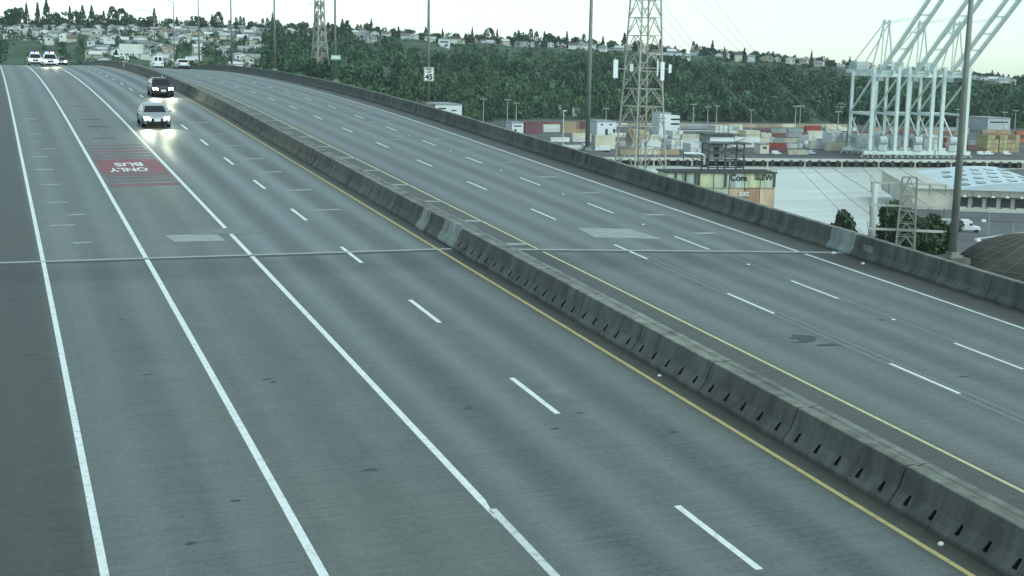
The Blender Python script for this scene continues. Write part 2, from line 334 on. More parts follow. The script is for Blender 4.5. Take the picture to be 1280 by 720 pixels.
for s, t, l in ((33.3, 6.1, .07), (33.0, 6.2, .06), (26.2, 6.9, .09), (25.3, 4.0, .07), (29.6, 10.2, .06), (28.5, 12.6, .06), (27.6, 11.6, .06), (26.6, 14.1, .07), (40.5, 3.2, .06), (37.2, .6, .09), (44, .3, .08), (34.5, 3.3, .06), (28.1, 1.2, .05), (23.5, 2.9, .07)):
    blot(left, s, t, l, l*1.9, M_dark, 'pavement_spall')
for s, t, l in ((52.6, 31.9, .12), (36, 26.5, .06), (31, 29, .07), (29.5, 24.5, .06)): blot(right, s, t, l, l*3.5, M_dark, 'pavement_spall')
# litter in the gutters: one mesh each, lying on the deck
for i, (s, t, r, lab) in enumerate(((47.2, 32.2, .11, 'small white scrap of litter at the foot of pale parapet panel'), (45.0, 32.1, .09, 'small pale lump of debris at foot of parapet'), (19.4, 15.85, .07, 'small pale litter by yellow line, lower right corner'), (30.8, 15.85, .06, 'small pale litter between yellow line and slotted barrier, mid frame'))):
    q = MB(); p = rp(s, t); n = 7
    q.loft([[(p.x+r*k*math.cos(2*math.pi*j/n+k)*random.uniform(.8, 1.2), p.y+r*k*.7*math.sin(2*math.pi*j/n+k)*random.uniform(.8, 1.2), p.z+z_) for j in range(n)] for k, z_ in ((1, .003), (.9, r*.5), (.4, r*.8))])
    q.obj('litter', mat('litter_white', (.62, .62, .56), .8), label=lab, cat='litter')

# ---------------------------------------------------------------- median barrier
def barrier_mat(name, col, seed):
    M = mat(name, col, .85, 0); n = M.node_tree; b = n.nodes['Principled BSDF']; L = n.links.new; N = n.nodes.new
    ge = N('ShaderNodeNewGeometry')
    def nz(s, sc_, det=6):
        mp = N('ShaderNodeMapping'); mp.inputs['Scale'].default_value = s; L(ge.outputs['Position'], mp.inputs[0]); q = N('ShaderNodeTexNoise'); q.inputs['Scale'].default_value = sc_; q.inputs['Detail'].default_value = det; q.inputs['Roughness'].default_value = .65; L(mp.outputs[0], q.inputs[0]); return q.outputs[0]
    a = nz((1.2, 1.2, .12), 1.6); c = nz((1, 1, 1), .5); f = nz((1, 1, 1), 22)
    m1 = N('ShaderNodeMath'); m1.operation = 'MULTIPLY_ADD'; L(a, m1.inputs[0]); m1.inputs[1].default_value = 2.2; m1.inputs[2].default_value = -.08
    m2 = N('ShaderNodeMath'); m2.operation = 'MULTIPLY_ADD'; L(c, m2.inputs[0]); m2.inputs[1].default_value = .8; m2.inputs[2].default_value = .6
    m3 = N('ShaderNodeMath'); m3.operation = 'MULTIPLY_ADD'; L(f, m3.inputs[0]); m3.inputs[1].default_value = .7; m3.inputs[2].default_value = .65
    oi = N('ShaderNodeObjectInfo'); m4 = N('ShaderNodeMath'); m4.operation = 'MULTIPLY_ADD'; L(oi.outputs['Random'], m4.inputs[0]); m4.inputs[1].default_value = .22; m4.inputs[2].default_value = .89
    p = m1.outputs[0]
    for q in (m2, m3, m4):
        mm = N('ShaderNodeMath'); mm.operation = 'MULTIPLY'; L(p, mm.inputs[0]); L(q.outputs[0], mm.inputs[1]); p = mm.outputs[0]
    vm = N('ShaderNodeVectorMath'); vm.operation = 'SCALE'; vm.inputs[0].default_value = col; L(p, vm.inputs['Scale']); L(vm.outputs[0], b.inputs['Base Color'])
    bp = N('ShaderNodeBump'); bp.inputs['Strength'].default_value = .4; bp.inputs['Distance'].default_value = .015; L(f, bp.inputs['Height']); L(bp.outputs[0], b.inputs['Normal']); return M
M_bar = barrier_mat('barrier_concrete', (.112, .116, .098), 0); M_barL = barrier_mat('pale_barrier_concrete', (.27, .29, .27), 1); M_par = barrier_mat('parapet_concrete', (.124, .130, .110), 2)
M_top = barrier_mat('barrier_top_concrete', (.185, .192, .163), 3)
M_hole = mat('slot_dark', (.02, .02, .02), .9, 0)
BL = 3.9; BW = TMB1-TMB0
# profile across x from the left foot (0) : jersey face, double ridged top
PROF = [(0, 0), (0, .09), (.20, .36), (.34, .80), (.36, .82), (.54, .82), (.575, .795), (.685, .795), (.72, .82), (.90, .82), (.94, .80), (1.08, .36), (BW, .09), (BW, 0)]
def seg_mesh(L_, slots, material):
    q = MB(); y0, y1 = .022, L_-.022
    for k in range(len(PROF)-1):
        (xa, za), (xb, zb) = PROF[k], PROF[k+1]
        if k == 1 and slots:
            n = 5; p_ = (y1-y0)/n; A = lambda y, u: Vector((xa+(xb-xa)*u, y, za+(zb-za)*u))
            nrm = Vector((-(zb-za), 0, xb-xa)).normalized()*-.12
            for i in range(n):
                a = y0+i*p_; b = a+p_; c0, c1 = a+p_*.42, a+p_*.58
                u0, u1 = .30, .97
                q.quad(A(a, 0), A(b, 0), A(b, u0), A(a, u0)); q.quad(A(a, u1), A(b, u1), A(b, 1), A(a, 1))
                q.quad(A(a, u0), A(c0, u0), A(c0+.03, u1), A(a, u1)); q.quad(A(c1, u0), A(b, u0), A(b, u1), A(c1-.02, u1))
        else:
            q.quad((xa, y0, za), (xa, y1, za), (xb, y1, zb), (xb, y0, zb))
    for y in (y0, y1): q.quad(*[(x, y, z) for x, z in (PROF if y == y0 else PROF[::-1])])
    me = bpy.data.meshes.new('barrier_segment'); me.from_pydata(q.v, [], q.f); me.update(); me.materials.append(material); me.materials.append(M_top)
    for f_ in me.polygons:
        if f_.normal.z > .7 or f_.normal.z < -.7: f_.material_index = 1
    bm = bmesh.new(); bm.from_mesh(me); bmesh.ops.remove_doubles(bm, verts=bm.verts, dist=1e-4); bmesh.ops.recalc_face_normals(bm, faces=bm.faces); bm.to_mesh(me); bm.free()
    return me
def slot_mesh():
    q = MB(); xa, za = PROF[1]; xb, zb = PROF[2]; p_ = (BL-.024)/5
    A = lambda y, u, d: (xa+(xb-xa)*u+d, y, za+(zb-za)*u-d*.2)
    c0, c1 = -p_*.08, p_*.08; u0, u1 = .30, .97
    f = [A(c0, u0, 0), A(c1, u0, 0), A(c1-.02, u1, 0), A(c0+.03, u1, 0)]; b = [A(c0, u0, .14), A(c1, u0, .14), A(c1-.02, u1, .14), A(c0+.03, u1, .14)]
    q.quad(*b)
    for k in range(4): q.quad(f[k], f[(k+1) % 4], b[(k+1) % 4], b[k])
    return q.mesh('drain_slot', M_hole)
med = empty('median_barrier', rp(45, TM), 0, 'long grimy concrete median barrier between the two roadways', 'barrier')
me_s, me_p, me_l, me_slot = seg_mesh(BL, True, M_bar), seg_mesh(BL, False, M_bar), seg_mesh(BL/2, False, M_barL), slot_mesh()
def put(o, s, t, dz=0):
    o.location = rp(s, t, dz) - (o.parent.location if o.parent else Vector()); o.rotation_euler = rrot(s)
S_J = 48.9            # the bridge joint
s = S_J - .3 - BL
while s > -24:
    o = inst('barrier_segment', me_s, med); put(o, s, TMB0, -.004)
    if s > 10:
        for i in range(5):
            d = inst('drain_slot', me_slot, o, (0, .012+(i+.5)*(BL-.024)/5, 0))
    s -= BL
o = inst('barrier_segment', me_l, med, label='pale replaced barrier piece beside the expansion joint'); put(o, S_J-.25, TMB0, .03); 
o = inst('barrier_segment', me_p, med, scale=(1, .45, 1)); put(o, S_J+1.72, TMB0, -.004)
o = inst('barrier_segment', me_l, med, scale=(1, .55, 1), label='short pale barrier piece left of the joint'); put(o, S_J+3.5, TMB0, .0)
s = S_J + 4.6; k = 0
while s < 320:
    o = inst('barrier_segment', me_p, med, scale=(1, .97 if k % 3 else .99, 1)); put(o, s, TMB0, -.004); s += BL; k += 1
for s in (140.5, 182):  # little reflector posts on the barrier
    q = MB(); p = rp(s, TMB0-.02, .55); q.box(p, (.05, .18, .55)); q.obj('barrier_reflector', mat('reflector_white', (.7, .7, .66), .5), label='small white reflector on median barrier, %s' % ('nearer one behind the dark car' if s < 150 else 'farther one'), cat='reflector')

# ---------------------------------------------------------------- parapet
par = empty('parapet', rp(45, TPB), 0, 'grey concrete parapet along the right edge of the bridge', 'parapet')
PP = [(0, 0), (0, .07), (.17, .30), (.25, .86), (.27, .88), (.50, .88), (.52, .86), (.55, 0)]
def panel_mesh(L_, material):
    q = MB(); q.loft([[(x, y, z) for x, z in PP] for y in (.015, L_-.015)])
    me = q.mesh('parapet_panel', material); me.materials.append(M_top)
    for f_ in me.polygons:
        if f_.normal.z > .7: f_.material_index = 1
    return me
PL = 2.75; pm, pml = panel_mesh(PL, M_par), panel_mesh(1.8, M_barL)
s = 46.9 - PL
while s > -24: put(inst('parapet_panel', pm, par), s, TPB, -.004); s -= PL
put(inst('parapet_panel', pml, par, label='pale grey parapet panel at the expansion joint'), 46.9, TPB, .01)
s = 48.7
while s < 340: put(inst('parapet_panel', pm, par), s, TPB, -.004); s += PL
q = MB(); c = rp(45.9, TPB+.185, .42); q.box((c.x, c.y, c.z), (.03, .62, .3)); o = q.obj('parapet_plate', M_barL, par, label='pale rectangular patch plate on parapet'); o.location = -par.location
# ---------------------------------------------------------------- street lamps on the parapet
M_pole = mat('galvanised_pole', (.21, .22, .195), .6, .25, .8, metal=.2); M_lum = mat('lamp_head_grey', (.35, .36, .36), .5, .1)
def lamp_parts():
    q = MB(); q.tube((0, 0, 0), (0, 0, 12.6), .155, .075, 12); pole = q.mesh('pole', M_pole, True)
    q = MB(); q.box((0, 0, .04), (.55, .55, .08)); q.box((0, 0, .14), (.36, .36, .12)); q.tube((-.17, -.17, .08), (-.17, -.17, .2), .03, n=6); q.tube((.17, .17, .08), (.17, .17, .2), .03, n=6); base = q.mesh('base_plate', M_pole)
    q = MB(); pts = [(-x, 0, 12.5 + .55*math.sin(math.pi/2*x/2.6)) for x in (0, .6, 1.2, 1.9, 2.7)]; q.path(pts, .05, 8); arm = q.mesh('arm', M_pole, True)
    q = MB(); q.loft([[(-2.6-dx, y*w, 13.05+z) for y, z in ((-1, 0), (1, 0), (.7, .12), (-.7, .12))] for dx, w in ((0, .08), (.25, .19), (.75, .19), (.95, .09))]); head = q.mesh('lamp_head', M_lum)
    return pole, base, arm, head
LPM = lamp_parts()
LAMP_S = [41.8, 76.0, 108.6, 141.2, 173.8, 207.0, 241, 275, 309]
ped = MB(); ped.box((0, 0, .45), (.85, 1.05, .9)); pedm = ped.mesh('pedestal', M_par)
where = ['thick grey lamp pole in front of the container cranes', 'lamp pole just left of the large lattice tower', 'lamp pole carrying the speed limit sign', 'lamp pole carrying the small green sign, right of the slim lattice tower', 'lamp pole left of the slim lattice tower', 'second lamp pole left of the slim lattice tower', 'lamp pole third right of the white van', 'lamp pole second right of the white van above the white sedan', 'lamp pole right above the white van']
for i, s in enumerate(LAMP_S):
    r = empty('street_lamp', rp(s, TPB+1.05, 0), -rhead(s), where[i], 'street lamp', 'lamps along the parapet')
    o = inst('pedestal', pedm, r); z0 = .9
    for nm, me in zip(('pole', 'base_plate', 'arm', 'lamp_head'), LPM): inst(nm, me, r, (0, 0, z0))
# ---------------------------------------------------------------- signs on lamp poles
M_sw = mat('sign_white', (.75, .76, .72), .5, .05); M_sg = mat('sign_green', (.05, .26, .15), .5, .05); M_sb = mat('sign_black', (.02, .02, .02), .5, 0); M_alu = mat('sign_back_grey', (.3, .31, .31), .5, .1, metal=.5)
def sign(name, s, z, w, h, face, texts, label, border=None):
    c = rp(s, TPB+1.05, z); r = empty(name, c, 0, label, 'sign')
    q = MB(); q.box((0, -.20, 0), (w, .03, h)); q.obj('board', face, r)
    q = MB(); q.box((0, -.165, 0), (w*.98, .02, h*.98)); q.obj('backing', M_alu, r)
    q = MB(); q.box((0, -.05, h*.25), (.36, .24, .06)); q.box((0, -.05, -h*.25), (.36, .24, .06)); q.obj('bracket', M_alu, r)
    if border:
        q = MB(); b = .035
        for cx, cz, ww, hh in ((0, h/2-.05, w-.08, b), (0, -h/2+.05, w-.08, b), (w/2-.05, 0, b, h-.1-b), (-w/2+.05, 0, b, h-.1-b)): q.box((cx, -.218, cz), (ww, .004, hh))
        q.obj('border', border, r)
    for txt, size, tz, mt, bold in texts:
        me = text_mesh(txt, size, mt, .002, bold); o = inst('lettering', me, r, (0, -.219, tz), (math.pi/2, 0, 0), label='%s lettering' % txt)
    return r
sign('speed_limit_sign', LAMP_S[2], 3.35, .85, 1.12, M_sw, [('SPEED', .2, .38, M_sb, .008), ('LIMIT', .2, .17, M_sb, .008), ('45', .62, -.24, M_sb, .03)], 'white rectangular SPEED LIMIT 45 sign on lamp pole', M_sb)
sign('guide_sign', LAMP_S[3], 3.35, 1.05, .5, M_sg, [('VVV', .22, .02, M_sw, .006)] if 0 else [], 'small green sign with pale band on lamp pole', M_sw)
q = MB(); c = rp(LAMP_S[3], TPB+1.05, 3.35); q.box((c.x, c.y-.222, c.z), (.86, .004, .2)); o = q.obj('pale_band', M_sw); gs = [x for x in bpy.data.objects if x.name.startswith('guide_sign')][0]; o.parent = gs; o.location = -gs.location

# ================================================================ land and water
GZ = 4.0                                  # level of the terminal and the yards
M_water = mat('harbour_water', (.56, .57, .51), .36, .18, .05, spec=.6, bump=.8, bscale=.3, stretch=(.35, 1.6, 1))
q = MB(); q.quad((-980, -400, 0), (2400, -400, 0), (2400, 2400, 0), (-980, 2400, 0)); q.obj('water', M_water, kind='structure')
QD = Vector((.976, -.217, 0)).normalized(); QO = Vector((-QD.y, QD.x, 0))     # along the quay, inland
Q0 = Vector((443, 623, GZ))
def qp(a, b, z=GZ): p = Q0 + QD*a + QO*b; return Vector((p.x, p.y, z))
M_tarm = mat('terminal_asphalt', (.11, .112, .108), .8, .3, .03, bump=.2)
q = MB(); pts = [qp(-560, 0), qp(900, 0), qp(900, 900), qp(-560, 900)]
q.hexa([Vector((p.x, p.y, -3)) for p in pts] + pts); q.obj('terminal_ground', M_tarm, kind='structure', label='flat grey container terminal across the water')
M_yard = mat('yard_asphalt', (.125, .13, .125), .8, .25, .08, bump=.2)
shore = [at(1062, 302, GZ), at(1100, 288, GZ), at(1125, 264, GZ), at(1140, 247, GZ), at(1194, 239, GZ), at(1230, 213.5, GZ), at(1310, 209.5, GZ), Vector((700, 480, GZ)), Vector((700, 60, GZ)), Vector((60, 60, GZ)), Vector((110, 330, GZ)), Vector((190, 345, GZ))]
q = MB(); n = len(shore); q.v += [tuple(p) for p in shore] + [(p.x, p.y, -3) for p in shore]; q.f += [tuple(range(n)), tuple(range(2*n-1, n-1, -1))] + [(i, (i+1) % n, n+(i+1) % n, n+i) for i in range(n)]
q.obj('near_shore', M_yard, kind='structure', label='paved waterside yard below the bridge')

# ---------------------------------------------------------------- hills
def lerp(x, xs, ys): return float(np.interp(x, xs, ys))
PXS = [-260, 0, 160, 300, 400, 480, 560, 640, 720, 800, 880, 960, 1040, 1100, 1200, 1280, 1600]
YC = [44, 40, 38, 39, 45, 47, 55, 58, 61, 66, 71, 76, 84, 90, 98, 102, 112]
DB_ = [500, 500, 520, 560, 640, 800, 1000, 1120, 1150, 1160, 1170, 1180, 1190, 1190, 1200, 1200, 1200]
ZB = [14, 14, 12, 8, 4, 3, 3, 3, 3, 3, 3, 3, 3, 3, 3, 3, 3]
DCR = 1650.0
def hillz(px, d):
    zc = CAMZ + (yh(px)-lerp(px, PXS, YC))/FPX*DCR; db = lerp(px, PXS, DB_); zb = lerp(px, PXS, ZB)
    if d <= db: return zb - min(14, (db-d)*.25)
    u = (d-db)/(DCR-db)
    if u >= 1: return zc - (u-1)*6
    w = min(1, max(0, (px-330)/200)); u1 = min(1, u/.8); bl = (.5*u1+.5*u1*u1*(3-2*u1))*.93 + (.07*(u-.3)/.7 if u > .3 else 0)
    sl_ = u**.8; return zb + (zc-zb)*(w*bl + (1-w)*sl_)
def hp(px, d):
    a = az_of(px); return Vector((math.sin(a)*d, math.cos(a)*d, hillz(px, d)))
V = []; F = []; cols = list(range(-260, 1601, 20)); ds = [480+30*i for i in range(62)]
for px in cols:
    a = az_of(px)
    for d in ds: V.append((math.sin(a)*d, math.cos(a)*d, hillz(px, d) + (1.5*math.sin(px*.07+d*.01)+1.2*math.sin(d*.021+px*.03) if d > lerp(px, PXS, DB_)+30 else 0)))
nd = len(ds)
for i in range(len(cols)-1):
    for k in range(nd-1): F.append((i*nd+k, (i+1)*nd+k, (i+1)*nd+k+1, i*nd+k+1))
M_hill = mat('hill_grass', (.065, .095, .055), .95, .45, .03)
big_mesh('hill', np.array(V), np.array(F), M_hill, kind='structure', label='long wooded hillside beyond the terminal')
bpy.data.objects['hill'].data.shade_smooth()

# ---------------------------------------------------------------- trees
def leaf_mat(name, col, var=.45):
    M = mat(name, col, .9, 0, spec=.15); n = M.node_tree; b = n.nodes['Principled BSDF']; L = n.links.new; N = n.nodes.new
    at_ = N('ShaderNodeAttribute'); at_.attribute_name = 'tint'
    oi = N('ShaderNodeObjectInfo'); ge = N('ShaderNodeNewGeometry'); nz = N('ShaderNodeTexNoise'); nz.inputs['Scale'].default_value = .012; L(ge.outputs['Position'], nz.inputs[0])
    m1 = N('ShaderNodeMath'); m1.operation = 'MULTIPLY_ADD'; L(at_.outputs['Fac'], m1.inputs[0]); m1.inputs[1].default_value = var*2; m1.inputs[2].default_value = 1-var
    m2 = N('ShaderNodeMath'); m2.operation = 'MULTIPLY_ADD'; L(nz.outputs[0], m2.inputs[0]); m2.inputs[1].default_value = 1.6; m2.inputs[2].default_value = .25
    m3 = N('ShaderNodeMath'); m3.operation = 'MULTIPLY'; L(m1.outputs[0], m3.inputs[0]); L(m2.outputs[0], m3.inputs[1])
    vm = N('ShaderNodeVectorMath'); vm.operation = 'SCALE'; vm.inputs[0].default_value = col; L(m3.outputs[0], vm.inputs['Scale'])
    L(vm.outputs[0], b.inputs['Base Color']); b.inputs['Subsurface Weight'].default_value = 0
    return M
M_lf = leaf_mat('leaf_broad', (.068, .118, .062), .6); M_lc = leaf_mat('leaf_conifer', (.038, .068, .048), .5); M_ll = leaf_mat('leaf_light', (.10, .15, .068), .5)
M_bark = mat('bark', (.09, .075, .06), .95, .3)
def crown_arrays(kind, n, leaf):                # unit crown: base z=0, height 1, radius about .5 -> (V,F,tint)
    C = np.zeros((n, 3)); 
    if kind == 'cone':
        z = rng.random(n)**1.35; th = rng.random(n)*2*np.pi; rr = (1-z)*.5*(.55+.45*rng.random(n))*(1+.22*np.sin(z*38)) + .02
        C[:, 0] = rr*np.cos(th); C[:, 1] = rr*np.sin(th); C[:, 2] = z
    elif kind == 'column':
        z = rng.random(n); th = rng.random(n)*2*np.pi; rr = .5*np.sqrt(np.clip(1-(2*z-1)**2*.9-.1*z, .01, 1))*(.6+.4*rng.random(n)); C[:, 0] = rr*np.cos(th); C[:, 1] = rr*np.sin(th); C[:, 2] = z
    else:
        m_ = 9; lob = np.stack([rng.normal(0, .2, m_), rng.normal(0, .2, m_), .3+.5*rng.random(m_)], 1); rad = .16+.13*rng.random(m_)
        k = rng.integers(0, m_, n); d = rng.normal(0, 1, (n, 3)); d /= np.linalg.norm(d, axis=1)[:, None]; C = lob[k] + d*(rad[k]*(.7+.35*rng.random(n)))[:, None]
        C[:, 2] = np.clip(C[:, 2], .06, 1)
    nrm = rng.normal(0, 1, (n, 3)); nrm[:, 2] += .5; nrm /= np.linalg.norm(nrm, axis=1)[:, None]
    a = np.cross(nrm, rng.normal(0, 1, (n, 3))); a /= np.linalg.norm(a, axis=1)[:, None]; b = np.cross(nrm, a)
    sz = leaf*(.6+.8*rng.random(n))[:, None]
    V = np.stack([C-a*sz-b*sz*.6, C+a*sz*.7-b*sz, C+a*sz+b*sz*.5, C-a*sz*.5+b*sz], 1).reshape(-1, 3)
    F = np.arange(4*n).reshape(n, 4); return V, F, rng.random(n)*.75 + .25*rng.random()
def crown_mesh(kind, n, leaf, material):
    V, F, t = crown_arrays(kind, n, leaf); o = big_mesh('crown', V, F, material, col=t); me = o.data; bpy.data.objects.remove(o); return me
def trunk_mesh(limbs=True):
    q = MB(); q.tube((0, 0, -.03), (0, 0, .45), .03, .02, 7); q.tube((0, 0, .45), (.02, .01, .85), .02, .006, 6)
    if limbs:
        for i in range(5):
            th = i*1.3; q.tube((0, 0, .25+.09*i), (.28*math.cos(th), .28*math.sin(th), .48+.09*i), .012, .004, 5)
    return q.mesh('trunk', M_bark)
TR, TRC = trunk_mesh(), trunk_mesh(False)
CONE = [crown_mesh('cone', 420, .055, M_lc) for _ in range(4)]; COLM = [crown_mesh('column', 330, .06, M_lc) for _ in range(3)]; RND = [crown_mesh('round', 520, .06, M_lf) for _ in range(5)]
def tree(loc, h, w, kind, label, group, rz=None, crowns=None, name=None):
    r = empty(name or {'cone': 'conifer_tree', 'column': 'slender_tree', 'round': 'broadleaf_tree'}[kind], loc, random.uniform(0, 6.28), label, 'tree', group)
    me = random.choice(crowns or {'cone': CONE, 'column': COLM, 'round': RND}[kind])
    inst('trunk', TR if kind == 'round' else TRC, r, scale=(h*.8, h*.8, h)); inst('crown', me, r, (0, 0, h*.03), scale=(w, w, h*.97)); return r
# skyline trees, read off one by one: pixel column, row of the tip, width in pixels, kind
SKY = [(8, 22, 14, 'r'), (22, 15, 22, 'r'), (35, 11, 9, 'c'), (49, 10, 9, 'c'), (60, 7, 14, 'c'), (76, 19, 18, 'r'), (89, 14, 8, 'c'), (97, 17, 9, 'r'), (105, 13, 13, 'c'), (116, 13, 12, 'c'), (124, 22, 9, 'r'), (131, 19, 9, 'c'), (142, 14, 12, 'l'), (153, 16, 15, 'l'), (167, 22, 14, 'r'), (186, 24, 18, 'r'), (194, 15, 8, 'c'), (213, 26, 13, 'r'), (222, 25, 7, 'c'), (238, 29, 12, 'r'), (248, 23, 18, 'r'), (266, 22, 8, 'c'), (274, 19, 11, 'l'), (296, 25, 4, 'l'), (301, 24, 4, 'l'), (305, 25, 4, 'l'), (313, 28, 9, 'r'), (322, 33, 12, 'r'), (329, 26, 4, 'l'), (335, 26, 5, 'l'), (341, 19, 6, 'c'), (348, 27, 14, 'r'), (367, 31, 11, 'r'), (380, 29, 13, 'r'), (395, 22, 10, 'c'), (409, 30, 10, 'r'), (420, 31, 9, 'r'), (428, 27, 11, 'c'), (438, 36, 12, 'r'), (447, 33, 4, 'l'), (451, 33, 4, 'l'), (459, 30, 8, 'r'), (464, 26, 7, 'c'), (474, 35, 14, 'r'), (490, 36, 10, 'r'), (498, 35, 7, 'c'), (511, 38, 14, 'r'), (526, 42, 8, 'r'), (532, 36, 9, 'c'), (547, 43, 9, 'r'), (553, 38, 6, 'c'), (566, 42, 14, 'r'), (583, 43, 10, 'r'), (590, 36, 6, 'c'), (599, 44, 12, 'r'), (611, 37, 13, 'l'), (621, 38, 6, 'c'), (633, 46, 14, 'r'), (649, 39, 9, 'r'), (657, 43, 8, 'r'), (663, 38, 6, 'l'), (670, 41, 6, 'l'), (680, 41, 8, 'c'), (688, 41, 12, 'r'), (699, 46, 10, 'r'), (708, 41, 7, 'c'), (720, 47, 12, 'r'), (729, 44, 5, 'l'), (741, 49, 9, 'r'), (753, 47, 7, 'c'), (764, 50, 10, 'r'), (780, 43, 11, 'c'), (796, 51, 12, 'r'), (812, 54, 10, 'r'), (825, 50, 10, 'c'), (841, 60, 12, 'r'), (853, 61, 8, 'r'), (866, 53, 5, 'l'), (870, 56, 5, 'l'), (879, 58, 12, 'r'), (890, 52, 8, 'c'), (905, 59, 5, 'c'), (918, 65, 12, 'r'), (930, 61, 7, 'c'), (943, 64, 10, 'r'), (955, 65, 7, 'r'), (966, 65, 6, 'c'), (984, 70, 13, 'r'), (999, 73, 10, 'r'), (1014, 64, 5, 'c'), (1027, 70, 7, 'r'), (1038, 75, 12, 'r'), (1050, 80, 10, 'r'), (1062, 71, 5, 'c'), (1221, 88, 9, 'r'), (1234, 90, 8, 'r'), (1241, 87, 6, 'c'), (1258, 95, 10, 'r'), (1275, 93, 9, 'r')]
KN = {'c': 'cone', 'r': 'round', 'l': 'column'}
LAND = [(0, 'the left end of the skyline'), (217, 'the lamp above the white sedan'), (288, 'the second lamp left of the slim tower'), (341, 'the lamp left of the slim tower'), (400, 'the slim lattice tower'), (536, 'the speed sign lamp'), (744, 'the lamp left of the large tower'), (798, 'the large lattice tower'), (1204, 'the thick lamp pole by the cranes')]
ORD = ['first', 'second', 'third', 'fourth', 'fifth', 'sixth', 'seventh', 'eighth', 'ninth', 'tenth', 'eleventh', 'twelfth', 'thirteenth', 'fourteenth', 'fifteenth', 'sixteenth', 'seventeenth', 'eighteenth', 'nineteenth', 'twentieth']
cnt = {}
for px, yt, w, k in SKY:
    ref = [l for l in LAND if l[0] <= px][-1]; cnt[ref[1]] = cnt.get(ref[1], 0)+1
    d = DCR - 20 + random.uniform(-25, 25); p = hp(px, d); mpp = d/FPX*1.02
    ztop = CAMZ + (yh(px)-yt)/FPX*d*1.0; h = max(6, ztop-p.z+.6)
    tree(p, h, w*mpp*1.15, KN[k], '%s skyline tree right of %s, %s' % (ORD[min(19, cnt[ref[1]]-1)], ref[1], {'c': 'pointed conifer', 'r': 'rounded crown', 'l': 'slender upright crown'}[k]), 'trees on the ridge skyline')
# forest covering the slope: reads as one mass
NOCUT = False
def forest(name, n, pick, kinds, leaf, nl, material, label):
    Vs = []; Fs = []; Ts = []; off = 0; protos = [crown_arrays(k, nl, leaf) for k in kinds for _ in range(3)]
    for i in range(n):
        r = pick()
        if r is None: continue
        px, d, h, w = r; p = hp(px, d)
        if not NOCUT and px > 440 and yh(px) - (p.z+h*.95-CAMZ)/d*FPX < lerp(px, PXS, YC) + (3 + 4*math.sin(px*.05)+3*math.sin(px*.013) if h > 8 else -3): continue
        V, F, t = protos[random.randrange(len(protos))]
        a = random.uniform(0, 6.28); ca, sa = math.cos(a), math.sin(a)
        X = (V[:, 0]*ca-V[:, 1]*sa)*w + p.x; Y = (V[:, 0]*sa+V[:, 1]*ca)*w + p.y; Z = V[:, 2]*h + p.z - 1.0
        Vs.append(np.stack([X, Y, Z], 1)); Fs.append(F+off); off += len(V); Ts.append(np.clip(t*.35+.65*random.random()**1.3, 0, 1))
    return big_mesh(name, np.concatenate(Vs), np.concatenate(Fs), material, col=np.concatenate(Ts), kind='stuff', label=label)
def pick_slope():
    px = random.uniform(330, 1420); db = lerp(px, PXS, DB_); u = random.random()**.9; d = db + 12 + (DCR-db-70)*u*lerp(px, [330, 480, 560, 1400], [.8, .9, .93, .95])
    if px < 480 and u > .45 and random.random() < .55: return None
    h = random.choice((random.uniform(8, 13), random.uniform(12, 23))); return px, d, h, h*random.uniform(.55, 1.0)
def pick_light():
    px = random.gauss(560, 90) if random.random() < .6 else random.uniform(400, 900); 
    if px < 360: return None
    db = lerp(px, PXS, DB_); d = db + 10 + random.random()*260; h = random.uniform(8, 15); return px, d, h, h*random.uniform(.7, 1.)
def pick_left():
    px = random.uniform(-200, 420); d = random.uniform(760, 1630)
    if px < 115 and 900 < d < 1280 and random.random() < .6: return None
    h = random.uniform(5, 11); return px, d, h, h*random.uniform(.6, 1.)
forest('forest', 3600, pick_slope, ['round', 'round', 'cone'], .062, 140, M_lf, 'dense dark green forest covering the bluff')
forest('pale_woodland', 620, pick_light, ['round'], .062, 140, M_ll, 'paler green trees at the foot of the bluff')
forest('hillside_greenery', 600, pick_left, ['round', 'round', 'column', 'cone'], .07, 110, M_lf, 'scattered trees between hillside houses')

def pick_ridge():
    px = random.uniform(430, 1420); d = DCR-8-400*random.random()**1.5; h = random.uniform(3, 6); return px, d, h, h*random.uniform(1.0, 1.8)
def pick_line():
    px = random.uniform(-60, 1400); d = DCR + random.uniform(0, 70); h = random.uniform(5, 13); return px, d, h, h*random.uniform(.6, 1.1)
_keep = lerp
forest('ridge_scrub', 2300, pick_ridge, ['round'], .075, 90, M_lf, 'low greenery between forest and ridge houses')
NOCUT = True
forest('ridge_treeline', 950, pick_line, ['round', 'round', 'cone', 'column'], .06, 130, M_lc, 'low continuous treeline behind the ridge houses')
# ---------------------------------------------------------------- houses on the hill
HW = [mat('house_white', (.72, .72, .69), .8, .08, .3, rnd=.15), mat('house_cream', (.62, .58, .49), .8, .08, .3, rnd=.15), mat('house_grey', (.40, .41, .41), .8, .08, .3, rnd=.2), mat('house_tan', (.45, .38, .30), .8, .08, .3, rnd=.2)]
HR = [mat('roof_grey', (.24, .25, .25), .8, .12, .5, rnd=.3), mat('roof_pale', (.55, .56, .55), .7, .1, .5, rnd=.2), mat('roof_brown', (.16, .13, .11), .85, .12, .5, rnd=.3)]
HWN, HRN = ['white', 'cream', 'grey', 'tan'], ['grey', 'pale', 'brown']
M_win = mat('window_dark', (.022, .026, .03), .12, 0, spec=.35)
def wall_mesh(w, d, h, rh, m_):
    q = MB(); q.loft([[(-w/2, y, -3), (w/2, y, -3), (w/2, y, h), (0, y, h+rh), (-w/2, y, h)] for y in (-d/2, d/2)]); return q.mesh('wall', m_)
